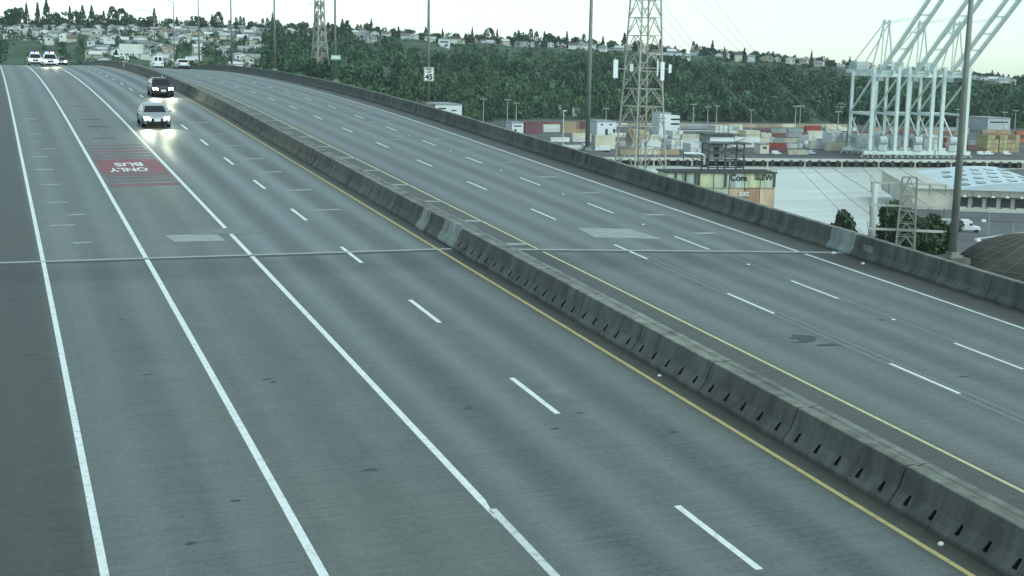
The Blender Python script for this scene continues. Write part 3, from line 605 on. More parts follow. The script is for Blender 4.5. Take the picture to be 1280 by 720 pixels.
def roof_mesh(w, d, h, rh, m_):
    q = MB(); e = .6; k = rh/(w/2)
    for s in (-1, 1):
        a, b = (0, h+rh+.05), (s*(w/2+e), h-e*k+.05)
        q.hexa([(a[0], -d/2-e, a[1]), (b[0], -d/2-e, b[1]), (b[0], d/2+e, b[1]), (a[0], d/2+e, a[1]), (a[0], -d/2-e, a[1]+.3), (b[0], -d/2-e, b[1]+.3), (b[0], d/2+e, b[1]+.3), (a[0], d/2+e, a[1]+.3)])
    return q.mesh('roof', m_)
HS = [(7.5, 10, 4.6, 2.2), (9.5, 8, 5.6, 1.9), (7, 8.5, 3.3, 2.1), (11.5, 8.5, 5.0, 1.1)]
WM = {(i, j): wall_mesh(*HS[i], HW[j]) for i in range(4) for j in range(4)}; RM = {(i, j): roof_mesh(*HS[i], HR[j]) for i in range(4) for j in range(3)}
wq = MB(); wq.box((0, 0, 0), (1.5, .12, 1.5)); WIN = wq.mesh('window', M_win)
ZN = [(45, 'at left frame edge'), (110, 'above the patrol cars'), (150, 'left of the pale sign board'), (190, 'above the pale sign board'), (235, 'above the van and white sedan'), (288, 'right of the white sedan'), (341, 'left of slim tower between lamps'), (400, 'just left of slim tower'), (470, 'just right of slim tower'), (536, 'left of speed sign lamp'), (590, 'just right of speed sign lamp'), (660, 'between speed sign and large tower'), (744, 'left of lamp by large tower'), (850, 'behind the large tower'), (960, 'right of the large tower'), (1110, 'just left of the cranes'), (2000, 'right of the cranes')]
def house(px, d, zone):
    zone = zone + ', ' + [n_ for x_, n_ in ZN if px < x_][0]
    i = random.randrange(4); j = random.choices(range(4), (6, 3, 2, 1.5))[0]; k = random.choices(range(3), (4, 3, 2))[0]; p = hp(px, d)
    r = empty('house', p, -az_of(px)+random.choice((0, math.pi/2))+random.uniform(-.35, .35), '%s %s house with %s roof %s' % (['narrow', 'tall', 'small low', 'broad'][i], HWN[j], HRN[k], zone), 'house', '%s %s houses with %s roofs %s' % (['narrow', 'tall', 'small low', 'broad'][i], HWN[j], HRN[k], zone))
    inst('wall', WM[i, j], r); inst('roof', RM[i, k], r); w, dd, h, rh = HS[i]
    for sx in (-.28, .28): inst('window', WIN, r, (sx*w, -dd/2-.03, h*.6)); inst('window', WIN, r, (w/2+.03, sx*dd, h*.55), (0, 0, math.pi/2))
spots = []
def try_house(px, d, zone, sep=15):
    p = hp(px, d)
    if any((p.x-a)**2+(p.y-b)**2 < sep*sep for a, b in spots): return
    spots.append((p.x, p.y)); house(px, d, zone)
for row, (d, n) in enumerate(((1000, 20), (1080, 30), (1160, 34), (1240, 38), (1320, 40), (1400, 42), (1480, 42), (1555, 40), (1620, 36))):
    for i in range(n):
        px = random.uniform(-10, 480 if row > 4 else (430 if row > 2 else 350))
        if px < 110 and d < 1300: continue
        if px > 330 and d < 1400: continue
        try_house(px, d+random.uniform(-40, 40), 'low on slope' if row < 3 else ('mid slope' if row < 6 else 'high on slope'), 13)
for px, d in [(x+random.uniform(-5, 5), DCR-random.uniform(5, 70)) for x in list(range(486, 640, 7))+list(range(645, 850, 9))+list(range(852, 1062, 11))+list(range(1215, 1285, 11))]:
    try_house(px, d, 'on the ridge', 10)

# ================================================================ container terminal
M_wharf = mat('wharf_concrete', (.52, .52, .46), .85, .15, .1); M_pile = mat('pile_dark', (.05, .05, .045), .9, .3, .3); M_fend = mat('fender_pale', (.46, .47, .38), .8, .2)
wh = empty('wharf', qp(0, 0, 0), math.atan2(QD.y, QD.x), 'long pale wharf edge on dark piles below the cranes', 'wharf')
q = MB(); q.box((100, -2.0, GZ-.55), (1300, 4.2, 1.3)); q.obj('deck_edge', M_wharf, wh)
q = MB(); q.box((100, -.6, .7), (1300, 1.0, 5.0)); q.obj('bulkhead', M_pile, wh)
fq = MB(); fq.box((0, 0, 0), (1.6, .9, 3.6)); fm = fq.mesh('fender', M_pile); pq = MB(); pq.tube((0, 0, -2), (0, 0, 3.2), .55, n=8); pm_ = pq.mesh('pile', M_fend)
for i in range(-60, 40):
    inst('fender', fm, wh, (i*5.2, -4.0, 1.6))
    if i % 4 == 0: inst('pile', pm_, wh, (i*5.2+2.6, -3.6, 0))
# containers
CC = {'white': (.70, .71, .67), 'cream': (.62, .58, .44), 'red': (.30, .06, .05), 'brown': (.20, .10, .075), 'tan': (.42, .32, .20), 'grey': (.34, .36, .36), 'blue': (.06, .16, .24), 'yellow': (.46, .42, .22), 'maroon': (.17, .08, .09), 'orange': (.42, .17, .08), 'teal': (.10, .24, .25)}
CM = {k: mat('container_'+k, v, .6, .15, .25, rnd=.12) for k, v in CC.items()}
def cont_mesh(L_, m_):
    q = MB(); n = int(L_/.6); h = 2.6; w = 2.44
    rings = []
    for i in range(n+1):
        e = 0 if i % 2 else .07; x = -L_/2 + L_*i/n
        rings.append([(x, -w/2+e, .12), (x, w/2-e, .12), (x, w/2-e, h-.1), (x, -w/2+e, h-.1)])
    q.loft(rings)
    for sx in (-1, 1):
        for sy in (-1, 1): q.box((sx*(L_/2-.08), sy*(w/2-.08), h/2), (.18, .18, h))
        q.box((sx*(L_/2+.02), -.5, h/2), (.05, .06, h*.85)); q.box((sx*(L_/2+.02), .5, h/2), (.05, .06, h*.85))
    for sy in (-1, 1):
        q.box((0, sy*(w/2-.06), h-.07), (L_-.2, .13, .14)); q.box((0, sy*(w/2-.06), .08), (L_-.2, .13, .16))
    return q.mesh('container', m_)
CMESH = {}
def container(p, rz, c, L_, label, group):
    if (c, L_) not in CMESH: CMESH[c, L_] = cont_mesh(L_, CM[c])
    inst('shipping_container', CMESH[c, L_], None, p, (0, 0, rz), label=label, cat='container', group=group)
QR = math.atan2(QD.y, QD.x)
def stack(x0, x1, yt, yb, cols, end, where):
    a, b = at(x0, yb, GZ), at(x1, yb, GZ); mid = (a+b)/2; dist = math.hypot(mid.x, mid.y)
    tiers = max(1, round((yb-yt)/FPX*dist/2.6)); wid = (b-a).length; L_ = 2.44 if end else 12.2; n = max(1, round(wid/(L_+.25))); u = (b-a).normalized()
    for i in range(n):
        for k in range(tiers):
            c = random.choice(cols); p = a + u*((i+.5)*wid/n); r_ = math.atan2(u.y, u.x) + (math.pi/2 if end else 0)
            if k == tiers-1 and tiers > 1 and random.random() < .15: continue
            lab = '%s container, %s tier, %s' % (c, 'lowest' if k == 0 else ('top' if k == tiers-1 else 'middle'), where)
            container((p.x, p.y, GZ+k*2.6), r_, c, 12.2, lab, 'containers ' + where)
W1 = ['white', 'white', 'white', 'cream']
for a in ((655, 677, 155, 167, ['brown', 'maroon'], 0, 'behind the parapet left of the lamp mast'), (676, 702, 155, 165, ['tan', 'brown', 'white'], 0, 'behind the parapet near the lamp mast'), (704, 738, 154, 166, ['brown', 'tan', 'maroon'], 0, 'left of the pole before the large tower'),
          (686, 740, 167, 177, W1, 0, 'in the low white row left of the large tower'), (745, 766, 172, 186, W1, 0, 'right behind the pole left of the large tower'), (786, 801, 162, 184, ['tan', 'yellow', 'cream'], 1, 'inside the outline of the large tower'), (802, 818, 162, 180, ['white', 'cream'], 1, 'at right legs of the large tower'),
          (836, 853, 162, 173, W1, 1, 'just right of the white stepped office'), (834, 851, 174, 186, W1, 1, 'in front of the white stepped office'), (854, 888, 164, 178, ['grey', 'white', 'cream'], 0, 'in grey row left of the dark tower house'), (858, 874, 176, 190, ['white', 'grey'], 1, 'near the wharf left of the dark tower house'), (876, 893, 182, 192, ['white', 'cream'], 0, 'at wharf edge left of the dark tower house'),
          (888, 904, 159, 177, W1, 1, 'in the first tall white stack behind the dark tower house'), (906, 923, 160, 172, W1, 1, 'in the second tall white stack behind the dark tower house'), (927, 944, 163, 178, ['cream', 'white'], 1, 'in the third tall white stack behind the dark tower house'), (946, 963, 168, 176, W1, 1, 'low beside the third white stack'),
          (962, 1004, 160, 170, ['brown', 'maroon', 'grey', 'tan'], 0, 'in far brown rows left of the red stack'), (1006, 1024, 156, 166, ['red', 'red', 'orange'], 0, 'in the far red stack left of the cranes'), (1029, 1052, 158, 170, ['orange', 'tan', 'cream'], 0, 'in orange stack left of the cranes'), (1000, 1014, 172, 180, W1, 1, 'in white row left of the cranes'), (1016, 1030, 177, 186, W1, 0, 'in the nearest white row left of cranes'), (1033, 1052, 168, 187, ['white', 'cream', 'grey'], 1, 'in tall white stack beside the left crane'), (962, 978, 178, 190, ['red', 'grey', 'maroon'], 0, 'by the small white hut on the quay'), (985, 1009, 186, 193, W1, 0, 'in low white row on the quay'),
          (1062, 1086, 168, 190, ['grey', 'white', 'cream'], 1, 'under the left crane'), (1098, 1118, 170, 190, ['grey', 'cream', 'white'], 1, 'under the left crane, right half'), (1140, 1164, 168, 190, ['grey', 'white', 'tan'], 1, 'under the middle crane'), (1180, 1202, 172, 188, ['brown', 'red', 'orange', 'tan'], 0, 'under the right crane'), (1213, 1226, 174, 186, ['brown', 'grey'], 0, 'right of the right crane leg'), (1226, 1240, 172, 190, ['yellow', 'tan', 'yellow'], 1, 'in yellow stack right of the cranes'), (1241, 1266, 170, 190, ['yellow', 'yellow', 'tan'], 1, 'in broad yellow stack at far right'), (1266, 1290, 163, 178, ['red', 'maroon', 'orange'], 0, 'in red rows at the right edge'), (1226, 1262, 164, 171, ['orange', 'tan', 'brown', 'red'], 0, 'in far row behind the yellow stacks'), (1050, 1210, 160, 168, ['brown', 'tan', 'grey', 'maroon', 'white'], 0, 'in far rows seen through the crane legs')):
    stack(*a)
for x0, x1, yt, yb, cols in ((640, 760, 152, 156, ['tan', 'brown', 'grey']), (765, 860, 153, 158, ['tan', 'cream', 'white', 'grey']), (860, 960, 154, 159, ['tan', 'brown', 'cream', 'grey']), (960, 1060, 155, 159, ['tan', 'brown', 'tan', 'cream']), (812, 882, 168, 173, W1), (866, 950, 178, 184, ['white', 'white', 'cream', 'grey']), (760, 786, 164, 171, W1), (976, 1034, 181, 185, W1), (945, 1000, 161, 166, ['brown', 'tan', 'maroon', 'white']), (690, 730, 180, 187, W1), (776, 822, 186, 193, ['white', 'cream', 'tan', 'grey']), (820, 850, 186.5, 193, ['brown', 'tan', 'white']), (944, 1000, 171, 178, ['white', 'cream', 'grey']), (966, 1000, 166, 171, ['maroon', 'brown', 'grey']), (905, 948, 172, 182, W1), (1030, 1056, 178, 188, W1), (1004, 1034, 166, 173, W1), (770, 790, 172, 182, W1), (802, 824, 176, 186, W1)):
    stack(x0, x1, yt, yb, cols, 0, 'in long row from column %d to %d' % (x0, x1) if 0 else 'in the long low rows %s' % ('left of the large tower' if x1 < 790 else 'between large tower and dark tower house' if x1 < 890 else 'between the dark tower house and cranes'))
# terminal buildings
M_wb = mat('painted_white_wall', (.74, .77, .76), .7, .06, .1); M_gb = mat('pale_grey_wall', (.46, .48, .47), .75, .1, .1); M_rf = mat('flat_roof_grey', (.30, .31, .31), .8, .15, .1); M_door = mat('door_dark', (.05, .055, .06), .6, .1)
def block(name, x0, x1, yt, yb, depth, wall, label, wins=(), doors=(), roof=M_rf, cat='building', z=GZ):
    a, b = at(x0, yb, z), at(x1, yb, z); u = (b-a).normalized(); inl = Vector((-u.y, u.x, 0)); wid = (b-a).length; dist = ((a+b)/2).to_2d().length; h = (yb-yt)/FPX*dist
    r = empty(name, a, math.atan2(u.y, u.x), label, cat)
    q = MB(); q.box((wid/2, depth/2, h/2-1), (wid, depth, h+2)); q.obj('wall', wall, r)
    q = MB(); q.box((wid/2, depth/2, h+.25), (wid+.8, depth+.8, .5)); q.obj('roof', roof, r)
    for (fx, fz, fw, fh) in wins: q = MB(); q.box((wid*fx, -.02, h*fz), (wid*fw, .1, h*fh)); q.obj('window', M_win, r)
    for (fx, fw, fh) in doors: q = MB(); q.box((wid*fx, -.02, h*fh/2), (wid*fw, .14, h*fh)); q.obj('door', M_door, r)
    return r, wid, h
block('white_shed', 640, 654, 154, 169, 14, M_wb, 'small white shed just above the parapet, left of brown containers', ((.5, .75, .7, .1),), ((.3, .2, .5),))
block('white_garage', 746, 770, 152.5, 170, 22, M_wb, 'white garage with two dark arched doorways right of the lamp pole', ((.25, .8, .12, .1), (.7, .8, .12, .1)), ((.5, .13, .5), (.9, .13, .5)))
r, w, h = block('terminal_office', 824, 838, 142, 168, 14, M_wb, 'tall white stepped office block right of the large tower', ((.3, .75, .4, .05), (.3, .55, .4, .05)))
for k, fz in enumerate((.82, .6, .38)):
    q = MB(); q.box((w+3.5, 5, h*fz), (7, 9, 2.0)); q.obj('balcony', M_wb, r); q = MB(); q.box((w+3.5, 5, h*fz-2), (6.6, 8.6, 1.8)); q.obj('window_band', M_win, r)
q = MB(); q.box((w+3, 5, h*.15), (6, 9, h*.3)); q.obj('annexe', M_wb, r)
block('long_shed', 848, 900, 159, 164, 30, M_gb, 'long low pale shed behind grey container row', ((.5, .5, .9, .25),))
block('quay_hut', 950, 961, 181, 192, 8, mat('hut_cream', (.7, .66, .52), .7), 'small cream hut with dark window on the quay', ((.5, .65, .45, .22),))
block('white_office', 1214, 1234, 151, 161, 20, M_wb, 'low white office at hill foot right of the cranes', ((.5, .55, .85, .3),))
block('grey_hall', 1234, 1262, 149, 164, 30, M_gb, 'grey industrial hall at the hill foot, far right', ((.5, .7, .8, .1),))
block('white_warehouse', 544, 577, 131.5, 167, 40, M_wb, 'white building rising above the parapet right of speed limit sign', ((.25, .87, .3, .05), (.7, .8, .2, .04)))
def hill_block(name, x0, x1, yt, yb, depth, wall, label, wins, roof=M_rf):
    px = (x0+x1)/2; d = lerp(px, PXS, DB_)+5
    while d < DCR and yh(px) - (hillz(px, d)+2-CAMZ)/d*FPX > yb: d += 4
    a = az_of(px); c = hp(px, d); wid = (x1-x0)/FPX*d; h = (yb-yt)/FPX*d
    r = empty(name, c, -a, label, 'building'); q = MB(); q.box((0, depth/2, h/2-2), (wid, depth, h+8)); q.obj('wall', wall, r); q = MB(); q.box((0, depth/2, h+2.3), (wid+1, depth+1, .6)); q.obj('roof', roof, r)
    for fx, fz, fw, fh in wins: q = MB(); q.box((wid*(fx-.5), -.02, 2+h*fz), (wid*fw, .1, h*fh)); q.obj('window', M_win, r)
    HOLES.append((px, d, (x1-x0)/2+4)); return r
HOLES = []
hill_block('pump_house', 700, 711, 131, 140, 8, M_gb, 'small grey house in the trees above the lamp post', ((.5, .6, .4, .3),))
hill_block('dark_roofed_house', 717, 726, 133, 141, 9, M_wb, 'small dark roofed house at the forest edge', ((.5, .3, .4, .25),), roof=mat('roof_slate', (.06, .08, .11), .7))
hill_block('hill_clinic', 1046, 1060, 126, 132, 18, M_wb, 'white building on wooded slope left of the cranes', ((.5, .55, .85, .3),)); hill_block('hill_hall', 1066, 1090, 127, 135, 18, M_wb, 'long white building on the slope behind the left crane', ((.5, .55, .85, .3),))
hill_block('ridge_flats', 812, 852, 66, 73, 18, M_wb, 'long white flats on the ridge right of large tower', ((.5, .4, .9, .2),)); hill_block('ridge_villa', 856, 863, 68, 75, 10, M_wb, 'white villa on ridge below the flats', ((.5, .5, .7, .25),)); hill_block('slope_villa', 548, 562, 50, 57, 10, M_wb, 'white house below the ridge left of large tower', ((.5, .5, .7, .25),))
# vehicles on the quay
M_tyre = mat('tyre', (.02, .02, .02), .9, 0); M_cab = [mat('cab_white', (.75, .76, .74), .4, .05), mat('cab_teal', (.06, .2, .26), .4, .05)]
def lorry(p, rz, cab, body, label, Lb=6.5, hb=2.7):
    r = empty('lorry', p, rz, label, 'lorry')
    q = MB(); q.loft([[(-1.2, y, .6), (1.2, y, .6), (1.2, y, 1.7), (1.1, y-dy, 3.0), (-1.1, y-dy, 3.0), (-1.2, y, 1.7)] for y, dy in ((Lb/2+.1, 0), (Lb/2+2.1, .5))]); q.obj('cab', cab, r, bevel=.06)
    q = MB(); q.box((0, Lb/2+1.9, 2.25), (2.0, .35, .8)); q.obj('windscreen', M_win, r)
    if body: q = MB(); q.box((0, -.1, .95+hb/2), (2.5, Lb, hb)); q.obj('box_body', body, r, bevel=.04)
    q = MB(); q.box((0, .8, .75), (1.0, Lb+2, .3)); q.obj('chassis', M_tyre, r)
    for y in (-Lb/2+.9, -Lb/2+2.1, Lb/2+1.1):
        for x in (-1, 1): q = MB(); q.tube((x*1.22, y, .5), (x*.9, y, .5), .5, n=14); q.obj('wheel', M_tyre, r)
    return r
def quay_at(px, py): p = at(px, py, GZ); return (p.x, p.y, GZ)
lorry(quay_at(731, 188), QR+math.pi, M_cab[1], mat('body_pale_teal', (.55, .62, .62), .5), 'teal and white lorry behind the parapet left of the pole'); lorry(quay_at(755, 190), QR+math.pi*.5, M_cab[0], M_wb, 'white box lorry right of the pole by large tower')
for px, py, lab in ((970, 193.5, 'small white van near the quay hut'), (1013, 193, 'small white van alone on the open quay'), (1258, 194, 'white van right of yellow stacks'), (1236, 194, 'white van before the yellow stacks'), (1226, 194, 'white van just right of crane leg')):
    r = empty('van', quay_at(px, py), QR, lab, 'van'); q = MB(); q.loft([[(x, -.95, .4), (x, .95, .4), (x, .95, 1.2), (x, .8, zt), (x, -.8, zt), (x, -.95, 1.2)] for x, zt in ((-2.5, 2.3), (1.2, 2.3), (1.9, 1.4), (2.6, 1.25))]); q.obj('body', M_cab[0], r, bevel=.08)
    q = MB(); q.box((1.25, -.86, 1.75), (.8, .12, .5)); q.obj('window', M_win, r)
    for x in (-1.6, 1.7):
        for y in (-.9, .9): q = MB(); q.tube((x, y-.1, .35), (x, y+.1, .35), .35, n=12); q.obj('wheel', M_tyre, r)
# high mast lights
M_mast = mat('mast_pale', (.42, .44, .43), .6, .1)
MAST = [(604, 124, 156, 'left of the white building'), (634, 125, 155, 'first left of brown containers'), (645, 129, 155, 'second left of brown containers'), (866, 131, 161, 'right of the white stepped office'), (884, 134, 160, 'second right of the stepped office'), (895, 133, 160, 'third right of the stepped office'), (938, 138, 164, 'above the tall white stacks'), (993, 134, 172, 'left of the red stack'), (998, 134, 186, 'tall one by the red stack'), (1046, 141, 180, 'left of the cranes'), (823, 134, 168, 'beside the stepped office'), (757, 136, 166, 'over the white garage'), (1254, 142, 166, 'over the yellow stacks'), (1268, 140, 164, 'at right frame edge'), (1196, 138, 160, 'among the crane legs')]
for px, yt, yb, wh_ in MAST:
    p = at(px, yb, GZ); d = p.to_2d().length; h = (yb-yt)/FPX*d; r = empty('light_mast', p, QR, 'tall thin terminal light mast %s' % wh_, 'light mast')
    q = MB(); q.tube((0, 0, 0), (0, 0, h), .45, .2, 8); q.obj('mast', M_mast, r)
    q = MB(); q.box((0, 0, h), (4.6, .5, .35)); q.obj('crossbar', M_mast, r)
    for x in (-1.8, 0, 1.8): q = MB(); q.box((x, -.3, h-.3), (1.0, .6, .5)); q.obj('floodlight', M_lum, r)
p = at(703.5, 183, GZ); d = p.to_2d().length; h = (183-139)/FPX*d; r = empty('light_mast', p, QR, 'single white lamp post rising over parapet left of the pole', 'light mast'); q = MB(); q.tube((0, 0, 0), (0, 0, h), .3, .16, 8); q.obj('mast', M_wb, r); q = MB(); q.box((.6, 0, h), (2.2, .9, .6)); q.obj('lamp_head', M_wb, r, bevel=.1)

# ---------------------------------------------------------------- container cranes
M_crane = mat('crane_paint', (.66, .72, .68), .55, .08, .1); M_cab2 = mat('crane_machinery', (.50, .54, .52), .6, .15, .2); M_cdark = mat('crane_dark', (.16, .18, .17), .7, .2)
def crane(a0, label):
    r = empty('container_crane', qp(a0, 0), QR, label, 'crane', 'container cranes on the quay')
    SP, GA, HL, HP, HG = 14.2, 30.0, 50.0, 24.0, 46.0; e = math.radians(34)
    def P(f, nm, m_=M_crane): q = MB(); f(q); return q.obj(nm, m_, r)
    for x in (0, SP):
        for y in (3.5, 3.5+GA): P(lambda q: q.beam((x, y, 2.5), (x, y, HL if y < 10 else HG+1), 1.7, 1.7), 'leg')
    for x in (0, SP):
        P(lambda q: q.beam((x, 3.5, HP), (x, 3.5+GA, HP), .8, 1.3), 'portal_beam'); P(lambda q: q.beam((x, 3.5+GA, HP+.6), (x, 4.5, HG-1.5), .8, .8), 'brace')
        P(lambda q: (q.beam((x, 3.5, HP-.5), (x, 3.5+GA/2, 11), .6), q.beam((x, 3.5+GA, HP-.5), (x, 3.5+GA/2, 11), .6)), 'lower_brace')
        P(lambda q: q.beam((x, 3.5, 11), (x, 3.5+GA, 11), .5, .7), 'tie_beam')
    for y in (3.5, 3.5+GA):
        P(lambda q: q.beam((-3.5, y, 3.4), (SP+3.5, y, 3.4), 1.4, 2.0), 'sill_beam'); P(lambda q: q.beam((0, y, HG-.8), (SP, y, HG-.8), 1.2, 1.8), 'cross_beam')
        if y > 10: P(lambda q: q.beam((0, y, HP), (SP, y, HP), .9, 1.2), 'portal_beam')
        for k in range(4):
            x = -2.6 + (SP+5.2)*k/3
            def bog(q):
                n = 8; pts = [(x+2.1*math.cos(math.pi*i/n), y, .8+1.5*math.sin(math.pi*i/n)) for i in range(n+1)]
                for A, B in zip(pts[:-1], pts[1:]): q.beam(A, B, .6, .6, up=(0, 1, 0))
            o = P(bog, 'bogie', M_wharf)
            for wx in (-1.6, -.5, .5, 1.6): q = MB(); q.tube((x+wx, y-.25, .45), (x+wx, y+.25, .45), .42, n=10); q.obj('wheel', M_cdark, o)
    for x in (SP/2-3.4, SP/2+3.4): P(lambda q: q.beam((x, 1.5, HG+1), (x, GA+22, HG+1), 1.0, 2.2), 'girder')
    for k in range(6): P(lambda q: q.beam((SP/2-3.4, 4+k*9, HG+1), (SP/2+3.4, 4+k*9, HG+1), .6, .8), 'girder_tie')
    P(lambda q: q.box((SP/2, GA+12, HG+4.2), (7.5, 11, 4.2)), 'machinery_house', M_cab2)
    P(lambda q: (q.box((SP/2, GA+16, HG-1.2), (9, 14, .4)), q.beam((SP/2-4.4, GA+9, HG-.2), (SP/2-4.4, GA+23, HG-.2), .12), q.beam((SP/2+4.4, GA+9, HG-.2), (SP/2+4.4, GA+23, HG-.2), .12)), 'platform', M_cab2)
    # raised boom of two beams
    hx = Vector((0, 1.0, HG+2.5)); bd = Vector((0, -math.cos(e), math.sin(e))); up = Vector((0, math.sin(e), math.cos(e)))
    for x in (SP/2-3.4, SP/2+3.4):
        bm_ = P(lambda q: q.beam(Vector((x, hx.y, hx.z)), Vector((x, hx.y, hx.z))+bd*70, 1.1, 2.0, up=up), 'boom_beam')
        q = MB(); q.beam(Vector((x, hx.y, hx.z))+up*1.7, Vector((x, hx.y, hx.z))+up*1.7+bd*70, .12); q.beam(Vector((x, hx.y, hx.z))+up*2.5, Vector((x, hx.y, hx.z))+up*2.5+bd*70, .1)
        for k in range(24): q.beam(Vector((x, hx.y, hx.z))+up*.9+bd*(3*k), Vector((x, hx.y, hx.z))+up*2.5+bd*(3*k), .09)
        q.obj('handrail', M_cab2, bm_)
    for k in range(5): P(lambda q: q.beam(Vector((SP/2-3.4, hx.y, hx.z))+bd*(4+15*k), Vector((SP/2+3.4, hx.y, hx.z))+bd*(4+15*k), .8, 1.0), 'boom_tie')
    # A-frame with stays
    ap = Vector((SP/2, 7.5, HG+27))
    for x in (SP/2-3.4, SP/2+3.4):
        t_ = ap + Vector(((x-SP/2)*.45, 0, 0))
        P(lambda q: q.beam((x, 4.0, HG+2), t_, .75), 'mast_leg'); P(lambda q: q.beam((x, GA*.55, HG+2), t_, .55), 'back_leg'); P(lambda q: q.beam((x, GA+12, HG+6), t_, .4), 'back_stay')
        P(lambda q: q.beam(t_, Vector((x, hx.y, hx.z))+bd*46+up*1.0, .18), 'forestay')
    P(lambda q: (q.beam(ap-Vector((2.2, 0, 0)), ap+Vector((2.2, 0, 0)), 1.3, 1.6), q.box((ap.x-1.4, ap.y, ap.z+1.3), (1, 1.2, 1.0)), q.box((ap.x+1.4, ap.y, ap.z+1.3), (1, 1.2, 1.0))), 'sheave_head', M_cab2)
    P(lambda q: q.box((SP/2, 12, HG-2.6), (3, 4, 3)), 'operator_cab', M_cab2)
    for x in (-1.1, SP+1.1): P(lambda q: (q.beam((x, GA+3.5, 5), (x, GA+3.5, HG), .5, .25), [q.box((x, GA+3.5, 8+4*k), (1.5, 1.5, .2)) for k in range(10)]), 'ladder', M_cdark)
    P(lambda q: q.beam((-1.1, 2.4, 5), (-1.1, 2.4, HG), .25), 'cable_duct', M_cab2); P(lambda q: q.box((SP/2, 3.4, 6.2), (4.5, 2.2, 3.4)), 'electrical_house', M_cab2); P(lambda q: q.box((SP/2, GA+3.4, 7), (6, 3, 5)), 'power_house', M_cab2); P(lambda q: q.tube((SP/2-2, 3.4, 10.2), (SP/2+2, 3.4, 10.2), 2.2, n=16), 'cable_reel', M_cab2)
    P(lambda q: [q.beam((SP/2-3.9, 3+5*k, HG+2.2), (SP/2-3.9, 3+5*k, HG+3.6), .1) for k in range(10)] + [q.beam((SP/2-3.9, 3, HG+3.6), (SP/2-3.9, 48, HG+3.6), .1)], 'girder_rail', M_cdark)
    P(lambda q: [q.beam((0, 33.5-.9*k, 4+2.2*k), (0, 33.5-.9*(k+1), 6.2+2.2*k), .7, .3) for k in range(8)], 'stair', M_cab2)
for a0, lab in ((0, 'leftmost pale green container crane with raised boom'), (20.2, 'middle pale green container crane with raised boom'), (40.4, 'rightmost pale green container crane, behind the thick lamp pole')): crane(a0, lab)

# ---------------------------------------------------------------- lattice towers
M_lat = mat('lattice_steel', (.36, .34, .29), .6, .2, .2, metal=.25); M_ant = mat('antenna_white', (.76, .78, .76), .5, .05)
def lattice(root, levels, diag=.16, leg=.34, mt=M_lat, sub='leg'):
    legs = [[Vector((sx*w, sy*w, z)) for z, w in levels] for sx, sy in ((-1,-1), (1,-1), (1,1), (-1,1))]
    for l in legs:
        q = MB()
        for a, b in zip(l[:-1], l[1:]): q.beam(a, b, leg)
        q.obj('leg', mt, root)
    for i in range(4):
        A, B = legs[i], legs[(i+1) % 4]; q = MB()
        for k in range(len(levels)-1):
            q.beam(A[k+1], B[k+1], diag); m0 = (A[k+1]+B[k+1])/2; mb = (A[k]+B[k])/2
            q.beam(A[k], m0, diag); q.beam(B[k], m0, diag)
            q.beam((A[k]+A[k+1])/2, (A[k]+m0)/2, diag*.7); q.beam((B[k]+B[k+1])/2, (B[k]+m0)/2, diag*.7)
        q.obj('bracing', mt, root)
def insulator(q, p, L_=2.4):
    q.tube(p, p-Vector((0, 0, L_)), .06, n=5)
    for k in range(6): q.tube(p-Vector((0, 0, .3+.35*k)), p-Vector((0, 0, .38+.35*k)), .2, n=7)
big = empty('lattice_tower', at(800, 214, GZ), QR+.35, 'large lattice transmission tower with white antenna panels', 'tower'); BD = at(800, 214, GZ).to_2d().length
lattice(big, [(0, 8.6), (11, 8.0), (21, 7.4), (30, 6.9), (38, 6.5), (46, 6.2), (54, 5.9), (62, 5.6), (70, 5.3), (78, 5.0), (86, 4.7), (94, 4.4), (102, 4.0), (110, 3.6)], .3, .6)
ARMS = []
for z in (88, 97, 106):
    q = MB()
    for sx in (-1, 1):
        tip = Vector((sx*14, 0, z)); 
        for y in (-4, 4): q.beam((sx*4.4, y, z-.8), tip, .3); q.beam((sx*4.3, y, z+2), tip, .25)
        ARMS.append(big.matrix_basis @ tip)
    q.obj('crossarm', M_lat, big)
q = MB(); q.tube((-3.8, -3.8, 0), (-3.8, -3.8, 60), .3, n=8); q.obj('cable_riser', M_cdark, big)
def panel_on(px, yt, yb, w, n=1):
    c = at_dist(px, (yt+yb)/2, BD-6); h = (yb-yt)/FPX*BD; q = MB(); q.box(c - big.location, (w, .5, h)); q.tube(c-big.location+Vector((0, .5, -h*.6)), c-big.location+Vector((0, .5, h*.6)), .12, n=6); 
    q.beam(c-big.location+Vector((0, .6, 0)), Vector((0, 0, c.z-GZ)), .15)
    o = q.obj('antenna_panel', M_ant, big); o.matrix_parent_inverse = Matrix.Rotation(-(QR+.35), 4, 'Z')
for a in ((769.5, 75, 97, 2.2), (828, 78, 100, 1.8), (837.5, 81, 91, 1.3), (789.5, 80, 89, 1.6), (822, 76, 94, .6)): panel_on(*a)
S2 = at_dist(400, 118, 1000); slim = empty('lattice_tower', (S2.x, S2.y, 6), .3, 'slim lattice tower behind the parapet, left of the green sign', 'tower')
lattice(slim, [(0, 6.8), (12, 6.2), (23, 5.6), (33, 5.0), (42, 4.5), (50, 4.0), (58, 3.5), (65, 3.1), (72, 2.7), (79, 2.5), (86, 2.3), (93, 2.1)], .45, .75)
q = MB(); 
for sx in (-1, 1):
    for z in (84, 91): q.beam((sx*2, 0, z), (sx*9, 0, z+.5), .3)
q.obj('crossarm', M_lat, slim)
